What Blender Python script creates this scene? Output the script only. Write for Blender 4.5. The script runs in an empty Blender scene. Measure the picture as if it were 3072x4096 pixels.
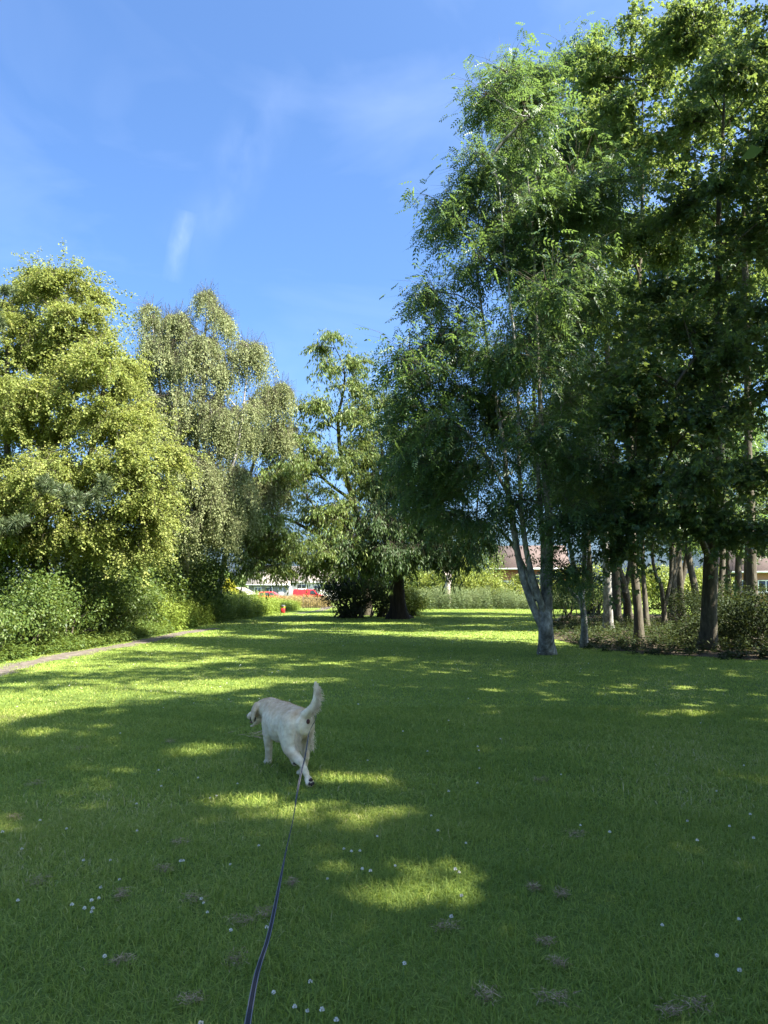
import bpy, math, random
import numpy as np
from mathutils import Vector, Matrix

# ------------------------------------------------------------------ camera, sky, sun, exposure
SC = bpy.context.scene
COL = SC.collection
R = math.radians
F = 26 / 36 * 4096          # focal length in photograph pixels
PITCH = R(5.83)
EYE = 1.5
SUN_AZ, SUN_EL = R(-27), R(50)      # azimuth measured from +X towards +Y (to the right of the view)
cam_d = bpy.data.cameras.new('camera')
cam_d.lens = 26; cam_d.sensor_width = 36; cam_d.sensor_fit = 'AUTO'
cam_d.clip_start = 0.05; cam_d.clip_end = 3000
cam = bpy.data.objects.new('camera', cam_d); COL.objects.link(cam)
cam.location = (0, 0, EYE); cam.rotation_euler = (math.pi / 2 + PITCH, 0, 0)
SC.camera = cam
SC.view_settings.view_transform = 'Standard'; SC.view_settings.look = 'None'
SC.view_settings.exposure = 2.66; SC.view_settings.gamma = 1; SC.view_settings.use_curve_mapping = False
SC.cycles.max_bounces = 5; SC.cycles.transparent_max_bounces = 6
SC.cycles.diffuse_bounces = 3; SC.cycles.transmission_bounces = 3; SC.cycles.glossy_bounces = 2
SC.cycles.sample_clamp_indirect = 4

def ray(px, py):
    u = (px - 1536) / F; v = (2048 - py) / F
    return np.array([u, math.cos(PITCH) - v * math.sin(PITCH), math.sin(PITCH) + v * math.cos(PITCH)])
def at(px, py, d):
    r = ray(px, py); return r * (d / r[1]) + np.array([0, 0, EYE])
def gr(px, py):
    r = ray(px, py); t = -EYE / r[2]; return r * t + np.array([0, 0, EYE])

S = np.array([math.cos(SUN_EL) * math.cos(SUN_AZ), math.cos(SUN_EL) * math.sin(SUN_AZ), math.sin(SUN_EL)])
sun_d = bpy.data.lights.new('sun', 'SUN'); sun_d.energy = 4.5; sun_d.angle = R(0.55); sun_d.color = (1, 0.93, 0.8)
sun = bpy.data.objects.new('sun', sun_d); COL.objects.link(sun)
sun.rotation_euler = Vector(S).to_track_quat('Z', 'Y').to_euler()

W = bpy.data.worlds.new('World'); SC.world = W; W.use_nodes = True
def build_world():
    nt = W.node_tree; N = nt.nodes; L = nt.links; N.clear()
    out = N.new('ShaderNodeOutputWorld'); bg = N.new('ShaderNodeBackground'); sky = N.new('ShaderNodeTexSky')
    sky.sky_type = 'NISHITA'; sky.sun_disc = False; sky.sun_elevation = SUN_EL
    sky.sun_rotation = math.pi / 2 - SUN_AZ
    sky.altitude = 50; sky.air_density = 0.85; sky.dust_density = 4.2; sky.ozone_density = 5.5
    bg.inputs[1].default_value = 0.0555
    tc = N.new('ShaderNodeTexCoord')
    # thin cirrus: a curved wisp and faint veils, placed by direction in the sky
    def vm(op, a, b=None):
        n = N.new('ShaderNodeVectorMath'); n.operation = op
        L.new(a, n.inputs[0])
        if b is not None:
            if isinstance(b, (tuple, list, np.ndarray)): n.inputs[1].default_value = tuple(b)
            else: L.new(b, n.inputs[1])
        return n
    def mm(op, a, b=None, clamp=False):
        n = N.new('ShaderNodeMath'); n.operation = op; n.use_clamp = clamp
        for i, x in enumerate((a, b)):
            if x is None: continue
            if isinstance(x, (int, float)): n.inputs[i].default_value = x
            else: L.new(x, n.inputs[i])
        return n.outputs[0]
    D = tc.outputs['Generated']
    nz = N.new('ShaderNodeTexNoise'); nz.inputs['Scale'].default_value = 5; nz.inputs['Detail'].default_value = 6; L.new(D, nz.inputs['Vector'])
    def unit(v): return v / np.linalg.norm(v)
    def wisp(A, B, width, gain, wob):
        a = unit(ray(*A)); b = unit(ray(*B)); n = unit(np.cross(a, b)); c = unit(a + b); t = unit(b - a); half = np.linalg.norm(b - a) / 2
        off = mm('ADD', vm('DOT_PRODUCT', D, n).outputs['Value'], mm('MULTIPLY', mm('SUBTRACT', nz.outputs[0], 0.5), wob))
        across = mm('SUBTRACT', 1.0, mm('DIVIDE', mm('ABSOLUTE', off), width), True)
        along = mm('SUBTRACT', 1.0, mm('DIVIDE', mm('ABSOLUTE', vm('DOT_PRODUCT', vm('SUBTRACT', D, c).outputs[0], t).outputs['Value']), half), True)
        front = mm('GREATER_THAN', vm('DOT_PRODUCT', D, c).outputs['Value'], 0.5)
        fine = N.new('ShaderNodeTexNoise'); fine.inputs['Scale'].default_value = 22; fine.inputs['Detail'].default_value = 7
        mp = N.new('ShaderNodeMapping'); mp.inputs['Scale'].default_value = (1, 1, 0.35); L.new(D, mp.inputs['Vector']); L.new(mp.outputs[0], fine.inputs['Vector'])
        fi = mm('MULTIPLY', mm('SUBTRACT', fine.outputs[0], 0.32), 2.4, True)
        return mm('MULTIPLY', mm('MULTIPLY', mm('MULTIPLY', across, mm('POWER', along, 0.5)), front), mm('MULTIPLY', fi, gain))
    w1 = wisp((690, 1130), (740, 840), 0.014, 0.24, 0.03)
    w2 = wisp((680, 1000), (1250, 300), 0.04, 0.07, 0.12)
    vn = N.new('ShaderNodeTexNoise'); vn.inputs['Scale'].default_value = 2.2; vn.inputs['Detail'].default_value = 5; vn.inputs['Distortion'].default_value = 0.8
    mp = N.new('ShaderNodeMapping'); mp.inputs['Scale'].default_value = (1, 1, 3.0); mp.inputs['Rotation'].default_value = (0.2, 0.5, 0)
    L.new(D, mp.inputs['Vector']); L.new(mp.outputs[0], vn.inputs['Vector'])
    veil = mm('MULTIPLY', mm('MULTIPLY', mm('SUBTRACT', vn.outputs[0], 0.45), 3.0, True), 0.09)
    tot = mm('ADD', mm('ADD', w1, w2), veil, True)
    tint = N.new('ShaderNodeMix'); tint.data_type = 'RGBA'; tint.blend_type = 'MULTIPLY'; tint.inputs[0].default_value = 1
    L.new(sky.outputs[0], tint.inputs[6]); tint.inputs[7].default_value = (0.75, 0.97, 1.14, 1)
    mx = N.new('ShaderNodeMix'); mx.data_type = 'RGBA'; L.new(tot, mx.inputs[0]); L.new(tint.outputs[2], mx.inputs[6]); mx.inputs[7].default_value = (7.0, 7.6, 8.6, 1)
    L.new(mx.outputs[2], bg.inputs[0]); L.new(bg.outputs[0], out.inputs[0])
build_world()

# ------------------------------------------------------------------ helpers
rng = np.random.default_rng(7)
def nrmz(a): return a / np.maximum(np.linalg.norm(a, axis=-1, keepdims=True), 1e-9)
def link(o, parent=None):
    COL.objects.link(o)
    if parent is not None: o.parent = parent
    return o
def tag(o, label=None, cat=None, group=None, kind=None):
    if label: o['label'] = label
    if cat: o['category'] = cat
    if group: o['group'] = group
    if kind: o['kind'] = kind
    return o
def empty(name, loc, label, cat, group=None):
    o = bpy.data.objects.new(name, None); o.location = tuple(loc); o.empty_display_size = 0.2
    COL.objects.link(o); return tag(o, label, cat, group)
def mesh_np(name, V, T, mat, parent=None, attr=None, smooth=False, origin=None):
    """V (n,3), T (m,k) uniform k-gons"""
    V = np.asarray(V, np.float32); T = np.asarray(T, np.int32)
    if origin is not None: V = V - np.asarray(origin, np.float32)
    me = bpy.data.meshes.new(name); m, k = T.shape
    me.vertices.add(len(V)); me.vertices.foreach_set('co', V.ravel())
    me.loops.add(m * k); me.loops.foreach_set('vertex_index', T.ravel())
    me.polygons.add(m); me.polygons.foreach_set('loop_start', np.arange(0, m * k, k, dtype=np.int32))
    if attr is not None:
        a = me.attributes.new('rnd', 'FLOAT', 'POINT'); a.data.foreach_set('value', np.asarray(attr, np.float32))
    if smooth: me.polygons.foreach_set('use_smooth', np.ones(m, bool))
    me.update(calc_edges=True); me.materials.append(mat)
    o = bpy.data.objects.new(name, me); return link(o, parent)

def node_mat(name):
    m = bpy.data.materials.new(name); m.use_nodes = True; nt = m.node_tree
    p = nt.nodes['Principled BSDF']; return m, nt, nt.nodes, nt.links, p
def ramp(N, stops):
    r = N.new('ShaderNodeValToRGB'); e = r.color_ramp.elements
    while len(e) < len(stops): e.new(0.5)
    for i, (pos, c) in enumerate(stops): e[i].position = pos; e[i].color = (*c, 1)
    return r
def leaf_mat(name, stops, transl=0.35, tcol=(0.30, 0.40, 0.03), rough=0.45, spec=0.4, big=0.35):
    m, nt, N, L, p = node_mat(name)
    a = N.new('ShaderNodeAttribute'); a.attribute_name = 'rnd'
    rp = ramp(N, stops)
    tc = N.new('ShaderNodeTexCoord'); nz = N.new('ShaderNodeTexNoise'); nz.inputs['Scale'].default_value = 0.6; nz.inputs['Detail'].default_value = 2
    L.new(tc.outputs['Object'], nz.inputs['Vector'])
    ma = N.new('ShaderNodeMath'); ma.operation = 'MULTIPLY_ADD'; L.new(nz.outputs[0], ma.inputs[0]); ma.inputs[1].default_value = big * 2
    mb = N.new('ShaderNodeMath'); mb.operation = 'SUBTRACT'; L.new(a.outputs['Fac'], mb.inputs[0]); mb.inputs[1].default_value = big
    L.new(mb.outputs[0], ma.inputs[2]); L.new(ma.outputs[0], rp.inputs[0])
    L.new(rp.outputs[0], p.inputs['Base Color']); p.inputs['Roughness'].default_value = rough; p.inputs['Specular IOR Level'].default_value = spec
    if transl > 0:
        tr = N.new('ShaderNodeBsdfTranslucent'); mx = N.new('ShaderNodeMixShader'); mx.inputs[0].default_value = transl
        mc = N.new('ShaderNodeMix'); mc.data_type = 'RGBA'; mc.inputs[0].default_value = 0.5; L.new(rp.outputs[0], mc.inputs[6]); mc.inputs[7].default_value = (*tcol, 1)
        L.new(mc.outputs[2], tr.inputs[0]); L.new(p.outputs[0], mx.inputs[1]); L.new(tr.outputs[0], mx.inputs[2])
        L.new(mx.outputs[0], N['Material Output'].inputs[0])
    return m
def noise_mat(name, stops, scale=8, rough=0.9, bump=0.3, detail=8, stretch=(1, 1, 1), spec=0.2, dist=0.02, bscale=None):
    m, nt, N, L, p = node_mat(name)
    tc = N.new('ShaderNodeTexCoord'); mp = N.new('ShaderNodeMapping'); mp.inputs['Scale'].default_value = stretch
    L.new(tc.outputs['Object'], mp.inputs[0])
    nz = N.new('ShaderNodeTexNoise'); nz.inputs['Scale'].default_value = scale; nz.inputs['Detail'].default_value = detail; nz.inputs['Roughness'].default_value = 0.65
    L.new(mp.outputs[0], nz.inputs['Vector'])
    rp = ramp(N, stops); L.new(nz.outputs[0], rp.inputs[0]); L.new(rp.outputs[0], p.inputs['Base Color'])
    p.inputs['Roughness'].default_value = rough; p.inputs['Specular IOR Level'].default_value = spec
    if bump:
        b = N.new('ShaderNodeBump'); b.inputs['Strength'].default_value = bump; b.inputs['Distance'].default_value = dist
        src = nz
        if bscale:
            src = N.new('ShaderNodeTexNoise'); src.inputs['Scale'].default_value = bscale; src.inputs['Detail'].default_value = 5; L.new(mp.outputs[0], src.inputs['Vector'])
        L.new(src.outputs[0], b.inputs['Height']); L.new(b.outputs[0], p.inputs['Normal'])
    return m
def flat_mat(name, c, rough=0.6, spec=0.4, metal=0.0):
    v = tuple(min(1, x * 1.12) for x in c); d = tuple(x * 0.86 for x in c)
    m = noise_mat(name, [(0.3, d), (0.7, v)], scale=4, rough=rough, bump=0.03, spec=spec)
    m.node_tree.nodes['Principled BSDF'].inputs['Metallic'].default_value = metal
    return m

M = {}
M['lime'] = leaf_mat('lime_leaf', [(0.0, (0.11, 0.155, 0.04)), (0.45, (0.195, 0.235, 0.066)), (0.8, (0.27, 0.29, 0.09)), (1.0, (0.34, 0.335, 0.12))], 0.42, (0.34, 0.38, 0.06), 0.62, 0.14)
M['birch'] = leaf_mat('birch_leaf', [(0.0, (0.10, 0.135, 0.06)), (0.5, (0.20, 0.23, 0.105)), (1.0, (0.31, 0.33, 0.17))], 0.38, (0.34, 0.38, 0.12), 0.62, 0.15)
M['cherry'] = leaf_mat('cherry_leaf', [(0.0, (0.045, 0.085, 0.022)), (0.55, (0.10, 0.15, 0.035)), (1.0, (0.19, 0.21, 0.06))], 0.32, (0.36, 0.42, 0.07), 0.5, 0.28)
M['shadedcherry'] = leaf_mat('shaded_leaf', [(0.0, (0.02, 0.04, 0.016)), (0.6, (0.045, 0.08, 0.026)), (1.0, (0.08, 0.115, 0.035))], 0.25, (0.2, 0.3, 0.04), 0.5, 0.25)  # leaf colour kept dark, carrying the shade cast by the wood
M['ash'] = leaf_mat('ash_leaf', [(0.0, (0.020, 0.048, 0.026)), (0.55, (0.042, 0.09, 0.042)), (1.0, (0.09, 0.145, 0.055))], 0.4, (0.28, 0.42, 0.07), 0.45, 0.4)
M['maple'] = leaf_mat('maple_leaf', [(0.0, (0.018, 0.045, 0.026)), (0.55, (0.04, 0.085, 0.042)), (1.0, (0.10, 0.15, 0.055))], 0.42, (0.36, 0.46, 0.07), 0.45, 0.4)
M['sycamore'] = leaf_mat('sunlit_sycamore_leaf', [(0.0, (0.03, 0.065, 0.027)), (0.5, (0.07, 0.125, 0.042)), (1.0, (0.15, 0.20, 0.06))], 0.45, (0.38, 0.48, 0.08), 0.45, 0.4)  # lighter copy of the maple leaf: sunlight on high crowns put into colour
M['bramble'] = leaf_mat('bramble_leaf', [(0.0, (0.03, 0.06, 0.015)), (0.6, (0.07, 0.11, 0.024)), (1.0, (0.13, 0.165, 0.04))], 0.3, (0.28, 0.36, 0.04), 0.5, 0.28)
M['nettle'] = leaf_mat('nettle_leaf', [(0.0, (0.07, 0.12, 0.02)), (0.5, (0.14, 0.20, 0.03)), (1.0, (0.23, 0.27, 0.06))], 0.3, (0.36, 0.44, 0.05), 0.55, 0.3)
M['greyweed'] = leaf_mat('weed_leaf', [(0.0, (0.05, 0.08, 0.035)), (0.6, (0.10, 0.14, 0.06)), (1.0, (0.19, 0.21, 0.10))], 0.25, (0.25, 0.32, 0.08), 0.6, 0.3)
M['undergrowth'] = leaf_mat('shaded_undergrowth_leaf', [(0.0, (0.012, 0.02, 0.008)), (0.6, (0.024, 0.038, 0.013)), (1.0, (0.05, 0.06, 0.02))], 0.2, (0.14, 0.18, 0.03), 0.6, 0.12)  # colour lowered far below the bramble leaf to read as deep shade
M['yellowshrub'] = leaf_mat('yellow_leaf', [(0.0, (0.16, 0.17, 0.015)), (0.6, (0.32, 0.30, 0.02)), (1.0, (0.45, 0.40, 0.04))], 0.3, (0.5, 0.45, 0.03), 0.5, 0.3)
M['litshrub'] = leaf_mat('shrub_leaf', [(0.0, (0.07, 0.11, 0.02)), (0.5, (0.16, 0.20, 0.035)), (1.0, (0.28, 0.29, 0.06))], 0.3, (0.38, 0.42, 0.05), 0.5, 0.3)
M['pine'] = leaf_mat('pine_needle', [(0.0, (0.04, 0.07, 0.03)), (1.0, (0.12, 0.15, 0.07))], 0.1, (0.2, 0.25, 0.08), 0.5, 0.4)
M['drygrass'] = leaf_mat('dry_grass', [(0.0, (0.24, 0.20, 0.08)), (0.6, (0.34, 0.27, 0.12)), (1.0, (0.42, 0.33, 0.17))], 0.2, (0.5, 0.4, 0.15), 0.8, 0.1)
M['straw'] = leaf_mat('straw', [(0.0, (0.16, 0.11, 0.07)), (0.6, (0.32, 0.23, 0.15)), (1.0, (0.46, 0.36, 0.25))], 0.1, (0.4, 0.3, 0.15), 0.8, 0.1, 0.1)
M['grass'] = leaf_mat('grass_blade', [(0.0, (0.11, 0.18, 0.042)), (0.42, (0.22, 0.295, 0.06)), (0.80, (0.33, 0.37, 0.085)), (0.95, (0.42, 0.42, 0.16)), (1.0, (0.52, 0.46, 0.27))], 0.38, (0.36, 0.46, 0.04), 0.55, 0.25, 0.2)
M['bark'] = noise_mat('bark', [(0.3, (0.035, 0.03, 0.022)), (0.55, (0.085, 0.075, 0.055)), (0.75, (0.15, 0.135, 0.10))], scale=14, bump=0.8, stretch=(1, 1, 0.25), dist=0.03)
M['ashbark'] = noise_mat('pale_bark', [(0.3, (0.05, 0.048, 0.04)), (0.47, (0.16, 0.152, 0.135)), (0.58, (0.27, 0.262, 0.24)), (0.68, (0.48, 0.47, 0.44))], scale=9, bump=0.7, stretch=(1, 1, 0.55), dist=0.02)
M['birchbark'] = noise_mat('birch_bark', [(0.3, (0.10, 0.09, 0.075)), (0.5, (0.38, 0.36, 0.33)), (0.8, (0.55, 0.52, 0.48))], scale=7, bump=0.4, stretch=(1, 1, 0.6))
M['darkbark'] = noise_mat('dark_fluted_bark', [(0.3, (0.018, 0.013, 0.010)), (0.6, (0.05, 0.036, 0.027)), (0.8, (0.085, 0.065, 0.05))], scale=10, bump=0.9, stretch=(1, 1, 0.15), dist=0.05)

# --- tubes
def tube(path, rad, sides=6, wob=0.0, seed=0):
    P = np.asarray(path, float); r = np.asarray(rad, float); n = len(P)
    t = np.gradient(P, axis=0); t = nrmz(t)
    ref = np.array([0.0, 1, 0]) if abs(t[:, 1]).mean() < 0.8 else np.array([1.0, 0, 0])
    a = nrmz(np.cross(t, ref)); b = np.cross(t, a)
    ang = np.linspace(0, 2 * math.pi, sides, endpoint=False)
    rr = r[:, None] * np.ones((1, sides))
    if wob:
        g = np.random.default_rng(seed)
        ph = g.uniform(0, 6.28, 4); k = np.array([2, 3, 5, 7]); am = np.array([0.5, 0.6, 0.4, 0.3])
        s = np.arange(n)[:, None, None] * 0.25
        rr = rr * (1 + wob * (am * np.sin(k * ang[None, :, None] + ph + s * np.array([0.5, -0.7, 0.4, 0.9]))).sum(-1))
    V = P[:, None] + rr[..., None] * (np.cos(ang)[None, :, None] * a[:, None] + np.sin(ang)[None, :, None] * b[:, None])
    i = np.arange(n - 1)[:, None] * sides; j = np.arange(sides)[None]; j2 = (j + 1) % sides
    Q = np.stack([i + j, i + j2, i + sides + j2, i + sides + j], -1).reshape(-1, 4)
    return V.reshape(-1, 3), Q
class Geo:
    def __init__(s): s.V = []; s.T = []; s.A = []; s.n = 0
    def add(s, V, T, A=None):
        s.V.append(np.asarray(V)); s.T.append(np.asarray(T) + s.n); s.n += len(V)
        s.A.append(np.zeros(len(V)) if A is None else A)
    def build(s, name, mat, parent=None, smooth=False, origin=None, attr=False):
        if not s.V: return None
        return mesh_np(name, np.concatenate(s.V), np.concatenate(s.T), mat, parent, np.concatenate(s.A) if attr else None, smooth, origin)
def resample(P, rad, step):
    P = np.asarray(P, float); rad = np.asarray(rad, float)
    # Catmull-Rom
    Q = np.vstack([2 * P[0] - P[1], P, 2 * P[-1] - P[-2]]); out = []; ro = []
    for i in range(len(P) - 1):
        p0, p1, p2, p3 = Q[i], Q[i + 1], Q[i + 2], Q[i + 3]; n = max(2, int(np.linalg.norm(p2 - p1) / step))
        for t in np.linspace(0, 1, n, endpoint=False):
            out.append(0.5 * (2 * p1 + (p2 - p0) * t + (2 * p0 - 5 * p1 + 4 * p2 - p3) * t * t + (3 * p1 - p0 - 3 * p2 + p3) * t ** 3)); ro.append(rad[i] + (rad[i + 1] - rad[i]) * t)
    out.append(P[-1]); ro.append(rad[-1]); return np.array(out), np.array(ro)

# --- leaves: folded rhombus per leaf
def leaf_geo(B, D, Nn, Ln, Wd, A, fold=0.18, droop=0.15):
    D = nrmz(D); Sd = nrmz(np.cross(D, Nn)); Up = np.cross(Sd, D)
    L = Ln[:, None]; w = Wd[:, None] / 2
    mid = B + D * L * 0.45
    tip = B + D * L - np.array([0, 0, 1.0]) * L * droop
    v = np.stack([B, mid + Sd * w + Up * w * fold, tip, mid - Sd * w + Up * w * fold], 1).reshape(-1, 3)
    n = len(B); i = np.arange(n)[:, None] * 4
    T = np.concatenate([i + np.array([[0, 1, 2]]), i + np.array([[0, 2, 3]])], 0)
    return v, T, np.repeat(A, 4)
def rand_dirs(n, g): return nrmz(g.normal(size=(n, 3)))
def star_leaf(B, D, Nn, Ln, A):
    """palmate leaf: three rhombic lobes"""
    D = nrmz(D); Sd = nrmz(np.cross(D, Nn)); out = Geo()
    for ang, sc in ((0, 1.0), (0.95, 0.8), (-0.95, 0.8)):
        d2 = D * math.cos(ang) + Sd * math.sin(ang)
        v, T, a = leaf_geo(B, d2, Nn, Ln * sc, Ln * 0.55 * sc, A, 0.15, 0.12); out.add(v, T, a)
    return np.concatenate(out.V), np.concatenate(out.T), np.concatenate(out.A)

# places where sun comes through the crowns onto the lawn (ground ellipses)
LIT = []
for cx, cy, rx, ry in [(-150, 2840, 300, 70), (120, 2812, 240, 66), (380, 2785, 260, 48), (600, 2762, 280, 38), (860, 2738, 190, 28), (1150, 2722, 200, 13),
                       (840, 2985, 110, 16), (880, 2998, 50, 10), (1330, 3110, 150, 28), (1560, 3148, 70, 38), (930, 3212, 190, 33), (1180, 3245, 230, 45), (1420, 3262, 110, 30),
                       (1690, 3560, 190, 55), (1580, 3590, 110, 45), (2582, 2853, 75, 14), (2749, 2851, 85, 15), (1999, 2992, 60, 10),
                       (2939, 3117, 85, 22), (3036, 3025, 60, 16), (3027, 2886, 45, 9), (1150, 2590, 260, 12), (800, 2600, 150, 10), (1450, 2575, 180, 8), (640, 2660, 160, 10), (900, 2645, 90, 7), (350, 2680, 160, 8)]:
    c = gr(cx, cy); y0 = gr(cx, cy + ry)[1]; y1 = gr(cx, cy - ry)[1]
    LIT.append((c[0], c[1], rx * c[1] / F, (y1 - y0) / 2))
LIT = np.array(LIT)
def shadow_keep(P, g):
    """False for leaves whose shadow would fall in one of the sunny gaps"""
    q = P[:, :2] - P[:, 2:3] * (S[:2] / S[2])[None]
    keep = np.ones(len(P), bool)
    for li, (cx, cy, a, b) in enumerate(LIT):
        e = ((q[:, 0] - cx) / (a + 0.1)) ** 2 + ((q[:, 1] - cy) / (b + 0.1)) ** 2
        keep &= ~((e < 1 + g.normal(0, 0.25, len(P))) & (g.uniform(0, 1, len(P)) < (1.0 if li < 6 else 0.86)))
    return keep

SPEC = {
    'lime':   dict(leaf='lime', bark='bark', L=0.06, W=0.052, per=2600, tw=38, twl=1.05, droop=0.5, k=1.9, flat=0.55),
    'birch':  dict(leaf='birch', bark='birchbark', L=0.064, W=0.052, per=1500, tw=40, twl=1.15, droop=1.6, k=2.5, flat=0.2),
    'cherry': dict(leaf='cherry', bark='bark', L=0.17, W=0.055, per=300, tw=18, twl=1.0, droop=0.4, k=2.1, flat=0.45, hang=1.0),
    'dark':   dict(leaf='shadedcherry', bark='darkbark', L=0.17, W=0.055, per=480, tw=22, twl=1.1, droop=0.6, k=1.7, flat=0.4, hang=0.9),
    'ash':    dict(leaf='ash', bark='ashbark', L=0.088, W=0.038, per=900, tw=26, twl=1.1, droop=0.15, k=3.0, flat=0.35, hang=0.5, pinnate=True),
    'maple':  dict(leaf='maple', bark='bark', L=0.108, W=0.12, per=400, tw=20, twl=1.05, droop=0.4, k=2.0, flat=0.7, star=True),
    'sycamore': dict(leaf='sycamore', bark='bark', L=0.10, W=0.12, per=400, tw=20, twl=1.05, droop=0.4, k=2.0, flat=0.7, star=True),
    'shade':  dict(leaf='maple', bark='bark', L=0.28, W=0.22, per=24, tw=6, twl=0.95, droop=0.3, k=2.2, flat=0.8),
}
DZ = np.array([0, 0, -1.0])
def spray(sp, g, t0, dirs, tw, per, twl, leafscale=1.0):
    """twigs and leaves growing from points t0 (n,3) along dirs (n,3): returns twig verts/tris, leaf base, direction, normal, size, tint"""
    n = len(t0); own = np.repeat(np.arange(n), tw); m0 = n * tw
    td = nrmz(dirs[own] * 0.75 + rand_dirs(m0, g) * np.array([1, 1, 1 - sp['flat'] * 0.7]))
    tl = twl * g.uniform(0.45, 1.25, m0); p0 = t0[own]
    mid = p0 + td * (tl * 0.55)[:, None]
    end = p0 + nrmz(td + DZ * sp['droop']) * tl[:, None] + DZ * (sp['droop'] * 0.15 * tl)[:, None]
    sd = nrmz(np.cross(td, rand_dirs(m0, g))); s2 = nrmz(np.cross(td, sd)); w = 0.0055
    V = np.stack([p0 + sd * w, p0 + s2 * w, p0 - (sd + s2) * w * 0.7, mid + sd * w * .7, mid + s2 * w * .7, mid - (sd + s2) * w * 0.5, end], 1).reshape(-1, 3)
    i = np.arange(m0)[:, None] * 7
    T = np.concatenate([i + np.array([q]) for q in ((0, 1, 4), (0, 4, 3), (1, 2, 5), (1, 5, 4), (2, 0, 3), (2, 3, 5), (3, 4, 6), (4, 5, 6), (5, 3, 6))], 0)
    nl = 9 if sp.get('pinnate') else 1
    m = n * per // nl; tid = g.integers(0, m0, m) if n == 1 else (np.repeat(np.arange(n), per // nl) * tw + g.integers(0, tw, n * (per // nl)))
    m = len(tid)
    t = g.uniform(0.12, 1.0, m)[:, None]
    B = (1 - t) ** 2 * p0[tid] + 2 * t * (1 - t) * mid[tid] + t * t * end[tid] + g.normal(0, 0.045, (m, 3))
    tdir = nrmz(end[tid] - p0[tid])
    D = nrmz(tdir * 0.5 + rand_dirs(m, g) * np.array([1, 1, 0.6]) + DZ * (sp['droop'] * 0.5 + sp.get('hang', 0.15)))
    Nn = nrmz(rand_dirs(m, g) * 0.75 + np.array([0, 0, 0.85]))
    sc = g.uniform(0.6, 1.2, m) * leafscale
    A = np.clip(0.5 + g.normal(0, 0.17, m), 0, 1)
    if nl > 1:      # compound leaf: a stalk with paired leaflets and one at the end
        Sd = nrmz(np.cross(D, Nn)); ra = 0.27 * sc
        Bs, Ds, Ns, Ss, As = [], [], [], [], []
        for q in range(nl):
            f = 1.0 if q == nl - 1 else 0.25 + 0.22 * (q // 2); side = 0 if q == nl - 1 else (1 if q % 2 else -1)
            Bs.append(B + D * (ra * f)[:, None] + DZ * (ra * 0.35 * f * f)[:, None]); Ds.append(nrmz(D * (0.5 if side else 1) + Sd * side + DZ * 0.25)); Ns.append(Nn); Ss.append(sc); As.append(A)
        B, D, Nn, sc, A = map(np.concatenate, (Bs, Ds, Ns, Ss, As))
    return V, T, B, D, Nn, sc, A
def leaves_of(sp, B, D, Nn, sc, A):
    if sp.get('star'): return star_leaf(B, D, Nn, sp['L'] * sc, A)
    return leaf_geo(B, D, Nn, sp['L'] * sc, sp['W'] * sc, A)
BOUGHS = {}
def bough_meshes(spec, per, leafscale, nvar=5):
    """a few bough shapes of a species, shared by all its trees"""
    key = (spec, per, leafscale)
    if key not in BOUGHS:
        sp = SPEC[spec]; out = []
        for k in range(nvar):
            g = np.random.default_rng(sum(map(ord, spec)) * 10 + k)
            V, T, B, D, Nn, sc, A = spray(sp, g, np.zeros((1, 3)), np.array([[1, 0, 0.15]]), sp['tw'], per, sp['twl'], leafscale)
            v, T2, a = leaves_of(sp, B, D, Nn, sc, A)
            o = mesh_np('bough', np.concatenate([v, V]), np.concatenate([T2, T + len(v)]), M[sp['leaf']], None, np.concatenate([a, np.zeros(len(V))]))
            me = o.data; me.materials.append(M['bark']); mi = np.zeros(len(T2) + len(T), np.int32); mi[len(T2):] = 1; me.polygons.foreach_set('material_index', mi)
            bpy.data.objects.remove(o); out.append(me)
        BOUGHS[key] = out
    return BOUGHS[key]
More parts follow.
